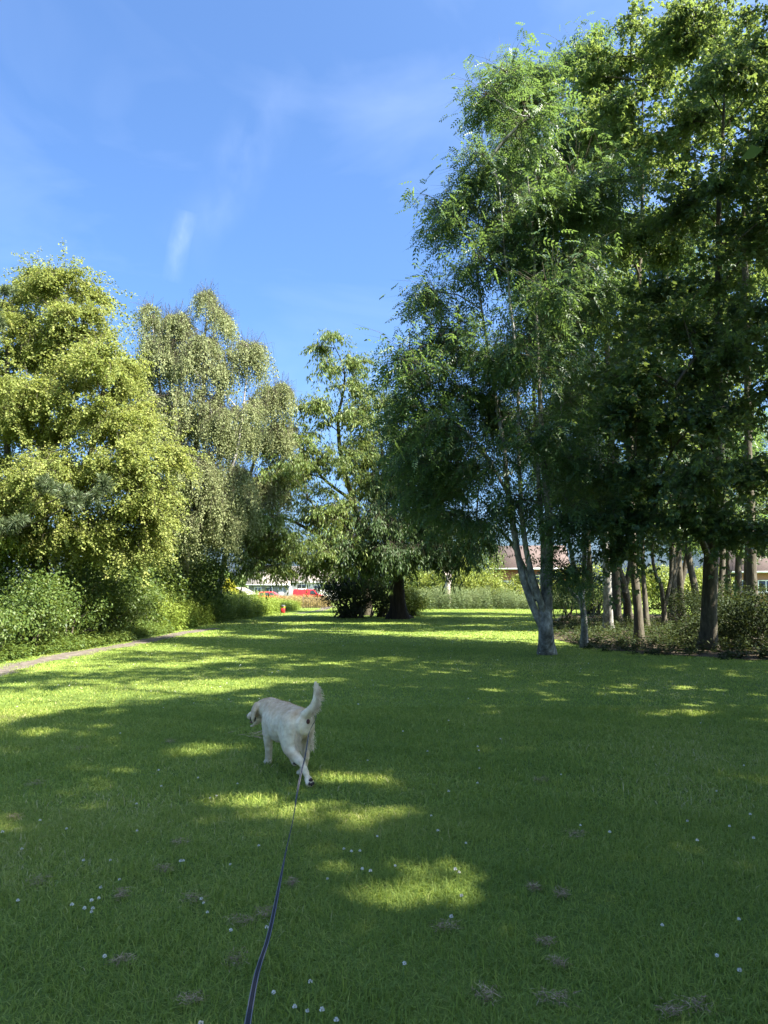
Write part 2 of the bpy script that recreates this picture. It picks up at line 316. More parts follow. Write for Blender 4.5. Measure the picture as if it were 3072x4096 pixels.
def tree(name, label, cat, stems, lobes, spec, seed, group=None, dens=1.0, shade=False, per=None, leafscale=1.0, sides=9, wob=0.06, bark=None):
    """stems: list of (points, radii); lobes: (centre, (rx, ry_depth, rz), weight)"""
    sp = dict(SPEC[spec]); sp['bark'] = bark or sp['bark']; g = np.random.default_rng(seed)
    base = np.array(stems[0][0][0], float); root = empty(name, base, label, cat, group)
    wood = Geo(); node = []; 
    for k, (P, r) in enumerate(stems):
        Pp, rr = resample(P, r, 0.35)
        j = g.normal(0, 0.02, Pp.shape); j[0] = 0; j = np.cumsum(j, 0) * 0.5; Pp = Pp + j * np.minimum(1, np.arange(len(Pp)) / 6)[:, None]
        if k == 0 and Pp[0][2] < 0.3:
            h = Pp[:, 2] - Pp[0][2]; rr = rr * (1 + 0.45 * np.exp(-h / 0.22))
        wood.add(*tube(Pp, rr, sides, wob, seed + k)); node.append(Pp)
    node = list(np.concatenate(node)); nst = len(node)
    parent = [-1] * nst
    cl = []
    for c, rad, wgt in lobes:
        rad = np.array(rad); n = max(3, int(sp['k'] * dens * wgt * (rad[0] * rad[1] + rad[1] * rad[2] + rad[0] * rad[2])))
        d = rand_dirs(n, g); rr = g.uniform(0.2, 1.0, n) ** 0.5
        cl.append(np.array(c) + d * rr[:, None] * np.maximum(rad - 0.35 * sp['twl'], 0.35 * rad))
    C = np.concatenate(cl); NN = np.array(node)
    if len(C) > 295: C = C[g.permutation(len(C))[:295]]
    dist = np.sqrt(((C[:, None] - NN[None]) ** 2).sum(-1)).min(1)
    C = C[np.argsort(dist)]
    C = C[C[:, 2] > 0.5]
    paths = []; arr = np.zeros((nst + len(C) * 14, 3)); arr[:nst] = NN; cnt = nst
    dirs = []
    for c in C:
        dv = c - arr[:cnt]; dd = np.sqrt((dv ** 2).sum(1))
        cost = dd + 1.1 * np.maximum(0, 0.45 * np.hypot(dv[:, 0], dv[:, 1]) - dv[:, 2])
        i = int(np.argmin(cost)); p0 = arr[i]; L = dd[i]; n = int(min(12, max(2, L / 0.45)))
        t = np.linspace(0, 1, n + 1)[1:, None]
        ctrl = (p0 + c) / 2 + np.array([0, 0, 0.10 * L]) + g.normal(0, 0.05 * L, 3)
        pts = (1 - t) ** 2 * p0 + 2 * t * (1 - t) * ctrl + t * t * c + (g.normal(0, 0.025 * min(L, 1.5), (n, 3)) * (1 - t))
        idx = list(range(cnt, cnt + n)); arr[cnt:cnt + n] = pts
        parent += [i] + idx[:-1]; cnt += n; paths.append([i] + idx); dirs.append(nrmz(c - ctrl))
    wt = np.zeros(cnt)
    for p in paths: wt[p[-1]] += 1
    for i in range(cnt - 1, nst - 1, -1):
        if parent[i] >= 0: wt[parent[i]] += wt[i]
    tipr = 0.0105
    for p in paths:
        rr = tipr * np.maximum(1, wt[p]) ** 0.5; rr[0] = min(rr[0], rr[1] * 1.1); rr = np.minimum(rr, 0.11)
        wood.add(*tube(arr[p], rr, 5 if rr[0] > 0.03 else 4))
    dirs = np.array(dirs); n = len(C); per = per or sp['per']
    qs = np.concatenate(wood.T); allV = np.concatenate(wood.V); qtri = np.concatenate([qs[:, [0, 1, 2]], qs[:, [0, 2, 3]]], 0)
    if shade:
        V, T, B, D, Nn, sc, A = spray(sp, g, C, dirs, sp['tw'], per, sp['twl'], leafscale)
        k = shadow_keep(B, g); v, T2, a = leaves_of(sp, B[k], D[k], Nn[k], sc[k], A[k])
        mesh_np('trunk', np.concatenate([allV, V]), np.concatenate([qtri, T + len(allV)]), M[sp['bark']], root, smooth=True, origin=base)
        mesh_np('crown', v, T2, M[sp['leaf']], root, a, origin=base)
        return root
    mesh_np('trunk', allV, qs, M[sp['bark']], root, smooth=True, origin=base)
    crown = bpy.data.objects.new('crown', None); crown.empty_display_size = .2; link(crown, root)
    ms = bough_meshes(spec, per, leafscale)
    for i in range(n):
        o = bpy.data.objects.new('bough', ms[int(g.integers(len(ms)))]); o.location = tuple(C[i] - base); s = g.uniform(.75, 1.2)
        o.rotation_euler = (g.normal(0, .12), g.normal(0, .12), math.atan2(dirs[i][1], dirs[i][0]) + g.normal(0, .5)); o.scale = (s, s, s * g.uniform(.85, 1.1)); link(o, crown)
    return root
def lob(px, py, d, rx, ry, rz=None, w=1.0):
    s = d / F; return (at(px, py, d), (rx * s, rz if rz else rx * s * 1.0, ry * s), w)
def stem(pts, d, r):
    """pts in photograph pixels, first one on the ground"""
    P = [gr(*pts[0])] + [at(x, y, (d if not isinstance(d, (list, tuple)) else d[i + 1])) for i, (x, y) in enumerate(pts[1:])]
    return P, (r if isinstance(r, (list, tuple)) else list(np.linspace(r, r * 0.25, len(P))))

# ------------------------------------------------------------------ ground, path
def gz(y):
    t = np.clip((np.asarray(y, float) - 58) / 34, 0, 1); return -0.62 * t * t * (3 - 2 * t)
def build_ground():
    xs = np.unique(np.concatenate([np.linspace(-600, -60, 12), np.linspace(-60, 60, 61), np.linspace(60, 600, 12)]))
    ys = np.unique(np.concatenate([np.linspace(-120, -10, 8), np.linspace(-10, 110, 81), np.linspace(110, 1200, 20)]))
    X, Y = np.meshgrid(xs, ys); V = np.stack([X, Y, gz(Y)], -1).reshape(-1, 3)
    nx = len(xs); i = np.arange(len(ys) - 1)[:, None] * nx + np.arange(nx - 1)[None]; i = i.reshape(-1, 1)
    T = np.concatenate([i, i + 1, i + nx + 1, i + nx], 1)
    m, nt, N, L, p = node_mat('lawn_turf')
    tc = N.new('ShaderNodeTexCoord')
    def nz(scale, det=6):
        n = N.new('ShaderNodeTexNoise'); n.inputs['Scale'].default_value = scale; n.inputs['Detail'].default_value = det; L.new(tc.outputs['Object'], n.inputs['Vector']); return n
    a = nz(0.5, 4); b = nz(40, 8); c = nz(4, 6)
    r1 = ramp(N, [(0.35, (0.085, 0.135, 0.03)), (0.55, (0.145, 0.20, 0.042)), (0.72, (0.21, 0.24, 0.065))])
    s = N.new('ShaderNodeMath'); s.operation = 'ADD'; s2 = N.new('ShaderNodeMath'); s2.operation = 'MULTIPLY'; s2.inputs[1].default_value = 0.5
    L.new(a.outputs[0], s.inputs[0]); L.new(b.outputs[0], s.inputs[1]); L.new(s.outputs[0], s2.inputs[0]); L.new(s2.outputs[0], r1.inputs[0])
    L.new(r1.outputs[0], p.inputs['Base Color']); p.inputs['Roughness'].default_value = 0.9; p.inputs['Specular IOR Level'].default_value = 0.1
    bp = N.new('ShaderNodeBump'); bp.inputs['Strength'].default_value = 0.9; bp.inputs['Distance'].default_value = 0.05; L.new(b.outputs[0], bp.inputs['Height']); L.new(bp.outputs[0], p.inputs['Normal'])
    o = mesh_np('ground', V, T, m, smooth=True); tag(o, 'mown lawn stretching to the houses', None, None, 'structure')
build_ground()
WX, WY = [15.5, 16.5, 18, 20, 25, 33, 40], [7.6, 6.3, 5.2, 4.9, 5.4, 7.2, 9.5]
def woodland_floor():
    ys = np.linspace(15.5, 40, 50); g = np.random.default_rng(33); k = 24; V = []
    for y in ys:
        x0 = np.interp(y, WX, WY) + g.normal(0, .12); V.append(np.stack([np.linspace(x0, 26, k), np.full(k, y) + g.normal(0, .05, k), np.full(k, .012) + np.abs(g.normal(0, .02, k)) * (np.arange(k) > 0)], 1))
    V = np.concatenate(V); i = (np.arange(len(ys) - 1)[:, None] * k + np.arange(k - 1)[None]).reshape(-1, 1)
    mt = noise_mat('leaf_litter', [(0.3, (0.018, 0.014, 0.009)), (0.5, (0.04, 0.032, 0.02)), (0.7, (0.075, 0.055, 0.034))], scale=14, bump=0.8, bscale=30, dist=0.04)
    o = mesh_np('woodland_floor', V, np.concatenate([i, i + 1, i + k + 1, i + k], 1), mt, smooth=True); tag(o, 'bare leaf-littered soil under the wood', None, None, 'structure')
woodland_floor()
PATH = np.array([gr(x, y)[:2] for x, y in [(-420, 2820), (-120, 2728), (60, 2668), (285, 2618), (524, 2577), (723, 2535), (860, 2514)]])
def path_dist(x, y):
    q = np.stack([x, y], -1); best = np.full(len(q), 1e9)
    for a, b in zip(PATH[:-1], PATH[1:]):
        ab = b - a; t = np.clip(((q - a) @ ab) / (ab @ ab), 0, 1); best = np.minimum(best, np.linalg.norm(q - a - t[:, None] * ab, axis=1))
    return best
def build_path(PL, lab):
    P, _ = resample(np.c_[PL, np.zeros(len(PL))], np.ones(len(PL)), 0.4)
    t = nrmz(np.gradient(P, axis=0)); n = np.stack([t[:, 1], -t[:, 0], 0 * t[:, 0]], 1); g = np.random.default_rng(5)
    k = 5; offs = np.linspace(-0.3, 0.3, k); V = []
    for i, o in enumerate(offs):
        e = g.normal(0, 0.09, (len(P), 1)) if i in (0, k - 1) else 0
        V.append(P + n * (o + e) + np.array([0, 0, 0.004 + 0.012 * (1 - (o / 0.3) ** 2)]))
    V = np.stack(V, 1); V[..., 2] += gz(V[..., 1]); m = len(P)
    i = np.arange(m - 1)[:, None] * k + np.arange(k - 1)[None]; i = i.reshape(-1, 1)
    T = np.concatenate([i, i + 1, i + k + 1, i + k], 1)
    mt = noise_mat('path_grit', [(0.3, (0.05, 0.042, 0.034)), (0.5, (0.10, 0.085, 0.072)), (0.75, (0.17, 0.147, 0.128))], scale=6, bump=0.5, bscale=70, dist=0.01)
    o = mesh_np('path', V.reshape(-1, 3), T, mt, smooth=True); tag(o, lab, None, None, 'structure')
build_path(PATH, 'narrow worn grit path beside the bramble bank')
build_path(np.array([[-4.95, 43.0], [-4.6, 46.0], [-4.2, 49.0], [-4.3, 60.0]]), 'short stretch of path by the railing')

# ------------------------------------------------------------------ trees on the left
def lst(px, py, d, r, *up):
    return stem([(px, py)] + list(up), d, r)
tree('lime_tree', 'broad yellow-green tree with layered drooping boughs at the left edge', 'tree',
     [stem([(150, 2560), (170, 2200), (180, 1800), (200, 1400), (230, 1080)], 21.0, 0.22),
      ([at(165, 2300, 21), at(60, 2000, 20.5), at(20, 1700, 20.3), at(30, 1350, 20.6)], [0.14, 0.11, 0.08, 0.03]),
      ([at(165, 2250, 21), at(300, 2000, 20.5), at(380, 1750, 20.2), at(430, 1450, 20.5)], [0.13, 0.10, 0.07, 0.02]),
      ([at(172, 2150, 21), at(-100, 1900, 21), at(-160, 1500, 21)], [0.13, 0.08, 0.02])],
     [lob(110, 1130, 21, 105, 110, 1.4), lob(250, 1170, 20.6, 150, 110, 1.5), lob(360, 1290, 20.4, 110, 110, 1.5), lob(60, 1350, 20.6, 260, 170, 2.4), lob(400, 1480, 20, 180, 170, 2),
      lob(480, 1700, 19.8, 130, 150, 1.9), lob(170, 1650, 19.6, 270, 180, 2.5), lob(-180, 1600, 20.5, 250, 350, 2.5), lob(520, 1900, 19.6, 150, 160, 1.9), lob(250, 1950, 19.2, 260, 180, 2.4),
      lob(-60, 1950, 19.3, 220, 230, 2.4), lob(610, 2000, 19.6, 65, 130, 1.2), lob(520, 2090, 19.8, 150, 130, 1.8), lob(250, 2130, 19.4, 240, 110, 1.8), lob(-20, 2130, 19.2, 230, 110, 1.7), lob(560, 2190, 20.2, 100, 70, 1.2),
      lob(655, 1815, 19.5, 90, 25, 0.5, 1.3), lob(-200, 1250, 21, 150, 150, 2)], 'lime', 11)
tree('silver_birch', 'tall grey-green weeping birch with pale limbs behind the drooping yellow-green tree', 'tree',
     [stem([(740, 2470), (735, 2200), (760, 1900), (800, 1600), (815, 1300), (820, 1200)], 29.0, [0.2, .17, .12, .07, .03, .01]),
      ([at(740, 2250, 29), at(860, 2050, 28.5), at(950, 1800, 28.2), at(990, 1500, 28.5)], [0.12, 0.09, 0.06, 0.015]),
      ([at(740, 2150, 29), at(660, 1850, 29), at(640, 1550, 29), at(610, 1300, 29)], [0.11, 0.08, 0.05, 0.015])],
     [lob(820, 1190, 29, 45, 75, 0.8), lob(870, 1270, 29, 50, 90, 0.9), lob(720, 1290, 29, 90, 90, 1.2), lob(610, 1260, 29, 40, 90, 0.7), lob(560, 1480, 29.5, 80, 140, 1.3), lob(640, 1420, 29, 120, 120, 1.5), lob(830, 1430, 28.5, 150, 130, 1.8),
      lob(990, 1420, 28.5, 80, 100, 1.1), lob(700, 1650, 28.5, 170, 170, 2.0), lob(900, 1650, 28.2, 170, 150, 2.0), lob(800, 1900, 28, 230, 160, 2.4), 
      lob(760, 2060, 28.5, 200, 130, 2.2), lob(900, 2050, 28.5, 150, 120, 1.8, 0.9), lob(680, 2160, 29, 120, 80, 1.5)], 'birch', 12)
tree('silver_birch', 'smaller greyish birch leaning right between the tall weeping birch and the airy tree', 'tree',
     [stem([(868, 2464), (885, 2250), (960, 2000), (1040, 1750), (1090, 1580)], 33, [.14, .12, .09, .05, .01])],
     [lob(1080, 1600, 32, 80, 80, 1.1), lob(1130, 1560, 32, 45, 50, .8), lob(1010, 1750, 32, 120, 110, 1.6), lob(1110, 1740, 32, 80, 90, 1.2), lob(960, 1950, 32, 150, 120, 1.9), lob(1090, 1930, 32, 90, 110, 1.3), lob(930, 2080, 33, 150, 90, 1.9), lob(1010, 2120, 33, 120, 70, 1.6)], 'birch', 13)
def pine():
    base = gr(-40, 2590); root = empty('pine_tree', base, 'dark pine with needle tufts showing through the boughs at the left edge', 'tree'); g = np.random.default_rng(3)
    w = Geo(); P, r = resample([base, at(-30, 1900, 20.0), at(-20, 1150, 20.4)], [0.2, 0.14, 0.03], 0.4); w.add(*tube(P, r, 8, 0.05))
    ends = [at(*q) for q in [(20, 1180, 18.6), (0, 1290, 18.4), (-30, 1230, 18.5), (160, 1930, 17.4), (250, 1985, 17.2), (300, 2010, 17.2), (400, 1950, 17.4), (370, 1975, 17.3), (190, 1960, 17.2), (60, 2080, 17.0), (20, 2105, 17.0), (-60, 1700, 18), (-80, 2000, 18)]]
    Bs = []; Ds = []
    for e in ends:
        i = int(np.argmin(np.abs(P[:, 2] - e[2] + 0.5))); mid = (P[i] + e) / 2 + np.array([0, 0, -0.1]); Q, rr = resample([P[i], mid, e], [0.04, 0.025, 0.012], 0.3); w.add(*tube(Q, rr, 5))
        for s in range(7):
            ax = nrmz(nrmz(e - mid) + g.normal(0, 0.6, 3)); tip = e + ax * 0.35 * g.uniform(.4, 1)
            w.add(*tube(np.array([e, tip]), [0.01, 0.006], 4))
            n = 90; t = g.uniform(0.2, 1, n)[:, None]; Bs.append(e + (tip - e) * t); Ds.append(nrmz(ax * 0.8 + rand_dirs(n, g)))
    w.build('trunk', M['bark'], root, True, base)
    B = np.concatenate(Bs); D = np.concatenate(Ds); n = len(B)
    v, T, a = leaf_geo(B, D, rand_dirs(n, g), g.uniform(.14, .22, n), np.full(n, 0.014), g.uniform(0, 1, n), 0, 0.05)
    mesh_np('crown', v, T, M['pine'], root, a, origin=base)
pine()

# ------------------------------------------------------------------ trees in the middle
tree('cherry_tree', 'airy tree with long hanging leaves and open twigs over the red van', 'tree',
     [stem([(1470, 2462), (1460, 2250), (1410, 2000), (1375, 1890), (1350, 1700), (1380, 1500), (1330, 1360)], [40, 39.5, 38, 36.5, 35, 34.3, 34], [0.26, 0.2, 0.16, 0.13, 0.08, 0.04, 0.012]),
      ([at(1455, 2230, 39.5), at(1300, 2150, 35.5), at(1120, 2060, 32.5), at(980, 2080, 31.5)], [0.12, 0.09, 0.05, 0.015]),
      ([at(1460, 2250, 39.5), at(1530, 2050, 37.5), at(1545, 1900, 35.5), at(1520, 1650, 35)], [0.13, 0.11, 0.08, 0.02]),
      ([at(1412, 2005, 38), at(1280, 1900, 34.5), at(1180, 1760, 33), at(1160, 1640, 33)], [0.09, 0.06, 0.04, 0.012])],
     [lob(1330, 1350, 34, 55, 25, 0.7, 1.2), lob(1280, 1390, 34, 40, 15, .5, 1.5), lob(1340, 1460, 34, 110, 40, 1.0, 1.2), lob(1420, 1440, 34, 90, 35, .9), lob(1380, 1560, 34, 120, 60, 1.4, 1.1), lob(1250, 1620, 33.5, 120, 50, 1.3, 1.1), lob(1400, 1680, 34, 150, 80, 1.7),
      lob(1180, 1740, 33, 130, 90, 1.7, 1.1), lob(1330, 1830, 33.5, 180, 100, 2.0, 0.9), lob(1120, 1930, 32.5, 170, 110, 2.0, 1.1), lob(1280, 2020, 33, 180, 100, 2.1, 0.9), lob(1060, 2120, 31.5, 150, 110, 1.8, 1.1), lob(1470, 1850, 34.5, 120, 130, 1.7),
      lob(1490, 1620, 34.5, 110, 90, 1.5), lob(1230, 1870, 34, 150, 90, 1.8), lob(1500, 1960, 35, 120, 100, 1.7), lob(1330, 2100, 34.5, 160, 80, 1.8), lob(1200, 2190, 32, 170, 80, 2, 1.3), lob(1010, 2240, 31, 90, 80, 1.3, 1.2), lob(1380, 2200, 33.5, 180, 85, 2.0, 1.2), lob(1100, 2275, 32, 110, 40, 1.2, 1.4), lob(1300, 2275, 33, 140, 40, 1.4, 1.3)], 'cherry', 21)
tree('dark_fluted_tree', 'dark tree with thick fluted flaring trunk at the end of the lawn', 'tree',
     [stem([(1594, 2476), (1592, 2400), (1588, 2300), (1600, 2150), (1620, 1950), (1640, 1700)], 35.6, [0.42, 0.34, 0.30, 0.24, 0.17, 0.04]),
      ([at(1590, 2260, 35.5), at(1700, 2130, 34.5), at(1820, 2050, 33.5)], [0.2, 0.14, 0.03]),
      ([at(1592, 2270, 35.5), at(1480, 2150, 35), at(1380, 2110, 34.5)], [0.18, 0.12, 0.03]),
      (list(np.array([gr(1597, 2475), gr(1625, 2474) + np.array([0, -.05, 0.06]), gr(1655, 2472)])), [0.22, 0.15, 0.05])],
     [lob(1640, 1700, 35, 130, 130, 1.8), lob(1730, 1780, 35.5, 120, 120, 1.8), lob(1540, 1780, 35.5, 110, 110, 1.7), lob(1600, 1920, 34.5, 180, 110, 2.4), lob(1760, 1950, 34, 160, 110, 2.0), lob(1560, 2080, 34, 210, 100, 2.8), lob(1740, 2100, 33.5, 190, 110, 2.4), lob(1440, 2180, 33.5, 160, 90, 2.2), lob(1600, 2200, 33, 180, 75, 2.4, 1.2),
      lob(1780, 2200, 33, 130, 70, 1.8), lob(1880, 2150, 33, 110, 110, 1.7), lob(1560, 2260, 34, 120, 30, 1.4)], 'dark', 22, sides=20, wob=0.13)

# ------------------------------------------------------------------ the wood on the right
ashes = 'pale-barked trees of the wood'
d0 = 16.4
tree('multi_stemmed_ash', 'pale multi-stemmed ash standing in the lawn at the front corner of the wood', 'tree',
     [stem([(2187, 2617), (2183, 2520), (2185, 2430), (2200, 2300), (2205, 2100), (2185, 1850), (2165, 1500), (2150, 1100), (2120, 700)], d0, [0.175, 0.165, 0.155, 0.105, 0.085, 0.062, 0.045, 0.03, 0.013]),
      ([at(2178, 2520, d0), at(2140, 2440, d0 - .1), at(2095, 2310, d0 - .1), at(2070, 2180, d0 - .1), at(2045, 2000, d0), at(2020, 1750, d0 + .3), at(1960, 1400, d0 + .8), at(1900, 1000, d0 + 1)], [0.10, 0.085, 0.075, 0.07, 0.062, 0.052, 0.036, 0.015]),
      ([at(2182, 2470, d0), at(2160, 2400, d0 - .15), at(2122, 2270, d0 - .25), at(2100, 2100, d0 - .25), at(2085, 1850, d0 - .2), at(2080, 1500, d0), at(2040, 1100, d0), at(2010, 750, d0)], [0.085, 0.075, 0.066, 0.056, 0.045, 0.034, 0.022, 0.01]),
      ([at(2186, 2440, d0 + .1), at(2172, 2330, d0 + .25), at(2170, 2180, d0 + .35), at(2150, 1980, d0 + .4), at(2130, 1700, d0 + .6), at(2110, 1300, d0 + .9)], [0.08, 0.07, 0.062, 0.055, 0.045, 0.015]),
      ([at(2150, 2400, d0 + .1), at(2110, 2300, d0 + .5), at(2060, 2200, d0 + .8), at(2000, 2130, d0 + 1.1), at(1900, 2070, d0 + 1.5)], [0.06, 0.05, 0.042, 0.032, 0.012]),
      ([at(2045, 2000, d0), at(1960, 1850, d0), at(1850, 1700, d0 + .2), at(1720, 1560, d0 + .5)], [0.045, 0.035, 0.025, 0.01])],
     [lob(1730, 1180, 17.5, 90, 130, 1.2), lob(1690, 1500, 17, 105, 110, 1.2), lob(1640, 1420, 17, 50, 50, .6), lob(1800, 900, 17.5, 110, 150, 1.2), lob(1820, 1350, 17, 120, 150, 1.4), lob(1930, 700, 17, 110, 130, 1.3), lob(1960, 1050, 16.8, 130, 180, 1.5),
      lob(1780, 1720, 16.8, 160, 110, 1.5), lob(1980, 1450, 16.8, 130, 140, 1.4, .8), lob(1900, 1880, 16.8, 190, 95, 1.5), lob(1720, 1880, 17, 110, 90, 1.2), lob(1960, 400, 17, 90, 110, 1.0), lob(2010, 330, 17, 90, 90, 1.0), lob(2080, 550, 17, 110, 140, 1.2), lob(2120, 850, 16.6, 120, 140, 1.2),
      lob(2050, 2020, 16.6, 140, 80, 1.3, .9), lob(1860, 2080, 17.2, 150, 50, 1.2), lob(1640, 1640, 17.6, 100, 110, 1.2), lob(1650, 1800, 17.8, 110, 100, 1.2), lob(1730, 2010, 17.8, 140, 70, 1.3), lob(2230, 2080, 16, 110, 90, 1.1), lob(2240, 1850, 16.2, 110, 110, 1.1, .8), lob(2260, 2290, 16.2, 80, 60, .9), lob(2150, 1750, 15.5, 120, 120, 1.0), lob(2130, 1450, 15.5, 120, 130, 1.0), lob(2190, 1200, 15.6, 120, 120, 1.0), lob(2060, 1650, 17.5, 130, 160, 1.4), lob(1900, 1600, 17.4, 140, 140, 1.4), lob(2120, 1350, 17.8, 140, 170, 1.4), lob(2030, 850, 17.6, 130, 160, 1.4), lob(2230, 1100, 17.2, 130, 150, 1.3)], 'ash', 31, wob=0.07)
tree('thin_stemmed_ash', 'slender young ash with three thin leaning stems just right of the pale multi-stemmed tree', 'tree',
     [stem([(2336, 2591), (2336, 2480), (2324, 2400), (2300, 2290), (2270, 2150), (2250, 1900), (2230, 1500)], 18.4, [0.085, 0.075, 0.07, 0.05, 0.045, 0.035, 0.012]),
      ([at(2326, 2400, 18.4), at(2340, 2250, 18.6), at(2345, 2000, 18.8), at(2330, 1600, 19)], [0.06, 0.05, 0.04, 0.012]),
      ([at(2320, 2410, 18.4), at(2270, 2350, 18.2), at(2215, 2310, 18.0), at(2150, 2290, 17.8)], [0.06, 0.045, 0.035, 0.012])],
     [lob(2250, 1350, 18.5, 130, 180, 1.4, .8), lob(2330, 1600, 18.8, 130, 150, 1.4, .7), lob(2230, 1750, 18.2, 110, 120, 1.2, .7), lob(2350, 2000, 18.6, 120, 130, 1.3, .9), lob(2330, 800, 16.8, 200, 75, 1.4, 1.2), lob(2190, 850, 17, 130, 90, 1.2), lob(2450, 760, 17, 110, 60, 1.0)], 'ash', 32)
tree('wounded_ash', 'pale trunk with a long strip of bare wood where bark has split away', 'tree',
     [stem([(2433, 2527), (2430, 2400), (2418, 2200), (2395, 1950), (2370, 1500), (2330, 900), (2290, 420)], 25, [0.16, 0.145, 0.135, 0.125, 0.09, 0.05, 0.012])],
     [lob(2040, 400, 24, 110, 130, 1.4), lob(2190, 360, 24, 130, 150, 1.6), lob(2330, 280, 25, 130, 140, 1.6), lob(2260, 620, 23, 190, 160, 2.0), lob(2100, 650, 22.5, 120, 160, 1.5), lob(2400, 500, 23.5, 130, 160, 1.7), lob(2200, 1050, 24, 180, 150, 1.8, .7), lob(2380, 1150, 24, 160, 160, 1.8, .7)], 'ash', 33, leafscale=1.2)
tree('sycamore', 'straight grey sycamore trunk with rough collar below, its lit crown high over the wood', 'tree',
     [stem([(2556, 2572), (2552, 2450), (2535, 2250), (2520, 1950), (2530, 1500), (2560, 900), (2560, 300)], 20.2, [0.13, 0.12, 0.115, 0.105, 0.085, 0.05, 0.015])],
     [lob(2420, 290, 21, 120, 120, 1.5), lob(2520, 170, 21, 130, 140, 1.6), lob(2640, 230, 20, 150, 180, 1.8), lob(2480, 520, 20, 170, 150, 1.8), lob(2640, 620, 19.5, 170, 170, 1.8), lob(2450, 880, 19.5, 150, 130, 1.6), lob(2620, 980, 19, 180, 160, 1.8), lob(2520, 1250, 19, 170, 150, 1.7), lob(2440, 1500, 19.5, 120, 140, 1.4, .7)], 'sycamore', 34, leafscale=1.1)
tree('low_branched_maple', 'big dark maple with heavy leafy boughs hanging low at the right', 'tree',
     [stem([(2834, 2604), (2838, 2450), (2842, 2200), (2855, 1900), (2870, 1400), (2880, 800), (2890, 200)], 17.4, [0.19, 0.17, 0.16, 0.15, 0.11, 0.06, 0.015]),
      ([at(2842, 2250, 17.4), at(2760, 2050, 16.6), at(2640, 1900, 15.6), at(2540, 1820, 15.0)], [0.08, 0.06, 0.04, 0.012]),
      ([at(2850, 2000, 17.4), at(2800, 1750, 16.2), at(2700, 1550, 15.0)], [0.08, 0.05, 0.015])],
     [lob(2820, 60, 18, 170, 170, 1.7), lob(2980, 150, 17.5, 170, 200, 1.8), lob(2850, 430, 17, 190, 180, 1.9), lob(3030, 600, 16.5, 140, 220, 1.7), lob(2800, 780, 17, 170, 160, 1.8), lob(2980, 950, 16.5, 160, 180, 1.7), lob(2780, 1130, 17, 180, 140, 1.7), lob(2960, 1300, 16.5, 160, 160, 1.6),
      lob(2700, 1320, 15.6, 170, 90, 1.3, 1.2), lob(2600, 1500, 15.4, 170, 110, 1.4, 1.2), lob(2840, 1450, 15.4, 170, 110, 1.4, 1.2), lob(2530, 1680, 15.4, 140, 110, 1.3, 1.2), lob(2720, 1680, 15.2, 180, 110, 1.4, 1.2), lob(2930, 1640, 15.2, 160, 130, 1.4, 1.1), lob(2560, 1900, 15.6, 170, 100, 1.4, 1.2), lob(2760, 1930, 15.2, 180, 110, 1.4, 1.2),
      lob(2980, 1880, 15, 150, 150, 1.4, 1.1), lob(2430, 2060, 16, 120, 80, 1.1), lob(2620, 2090, 15.8, 150, 70, 1.3, 1.2), lob(2840, 2120, 15.5, 160, 80, 1.3, 1.2), lob(3030, 2120, 15, 110, 110, 1.2, 1.1), lob(2530, 2200, 16.2, 110, 50, 1.0), lob(3150, 1500, 15.5, 130, 300, 1.5), lob(3150, 900, 16.5, 130, 300, 1.5)], 'maple', 35, sides=12, wob=0.08)
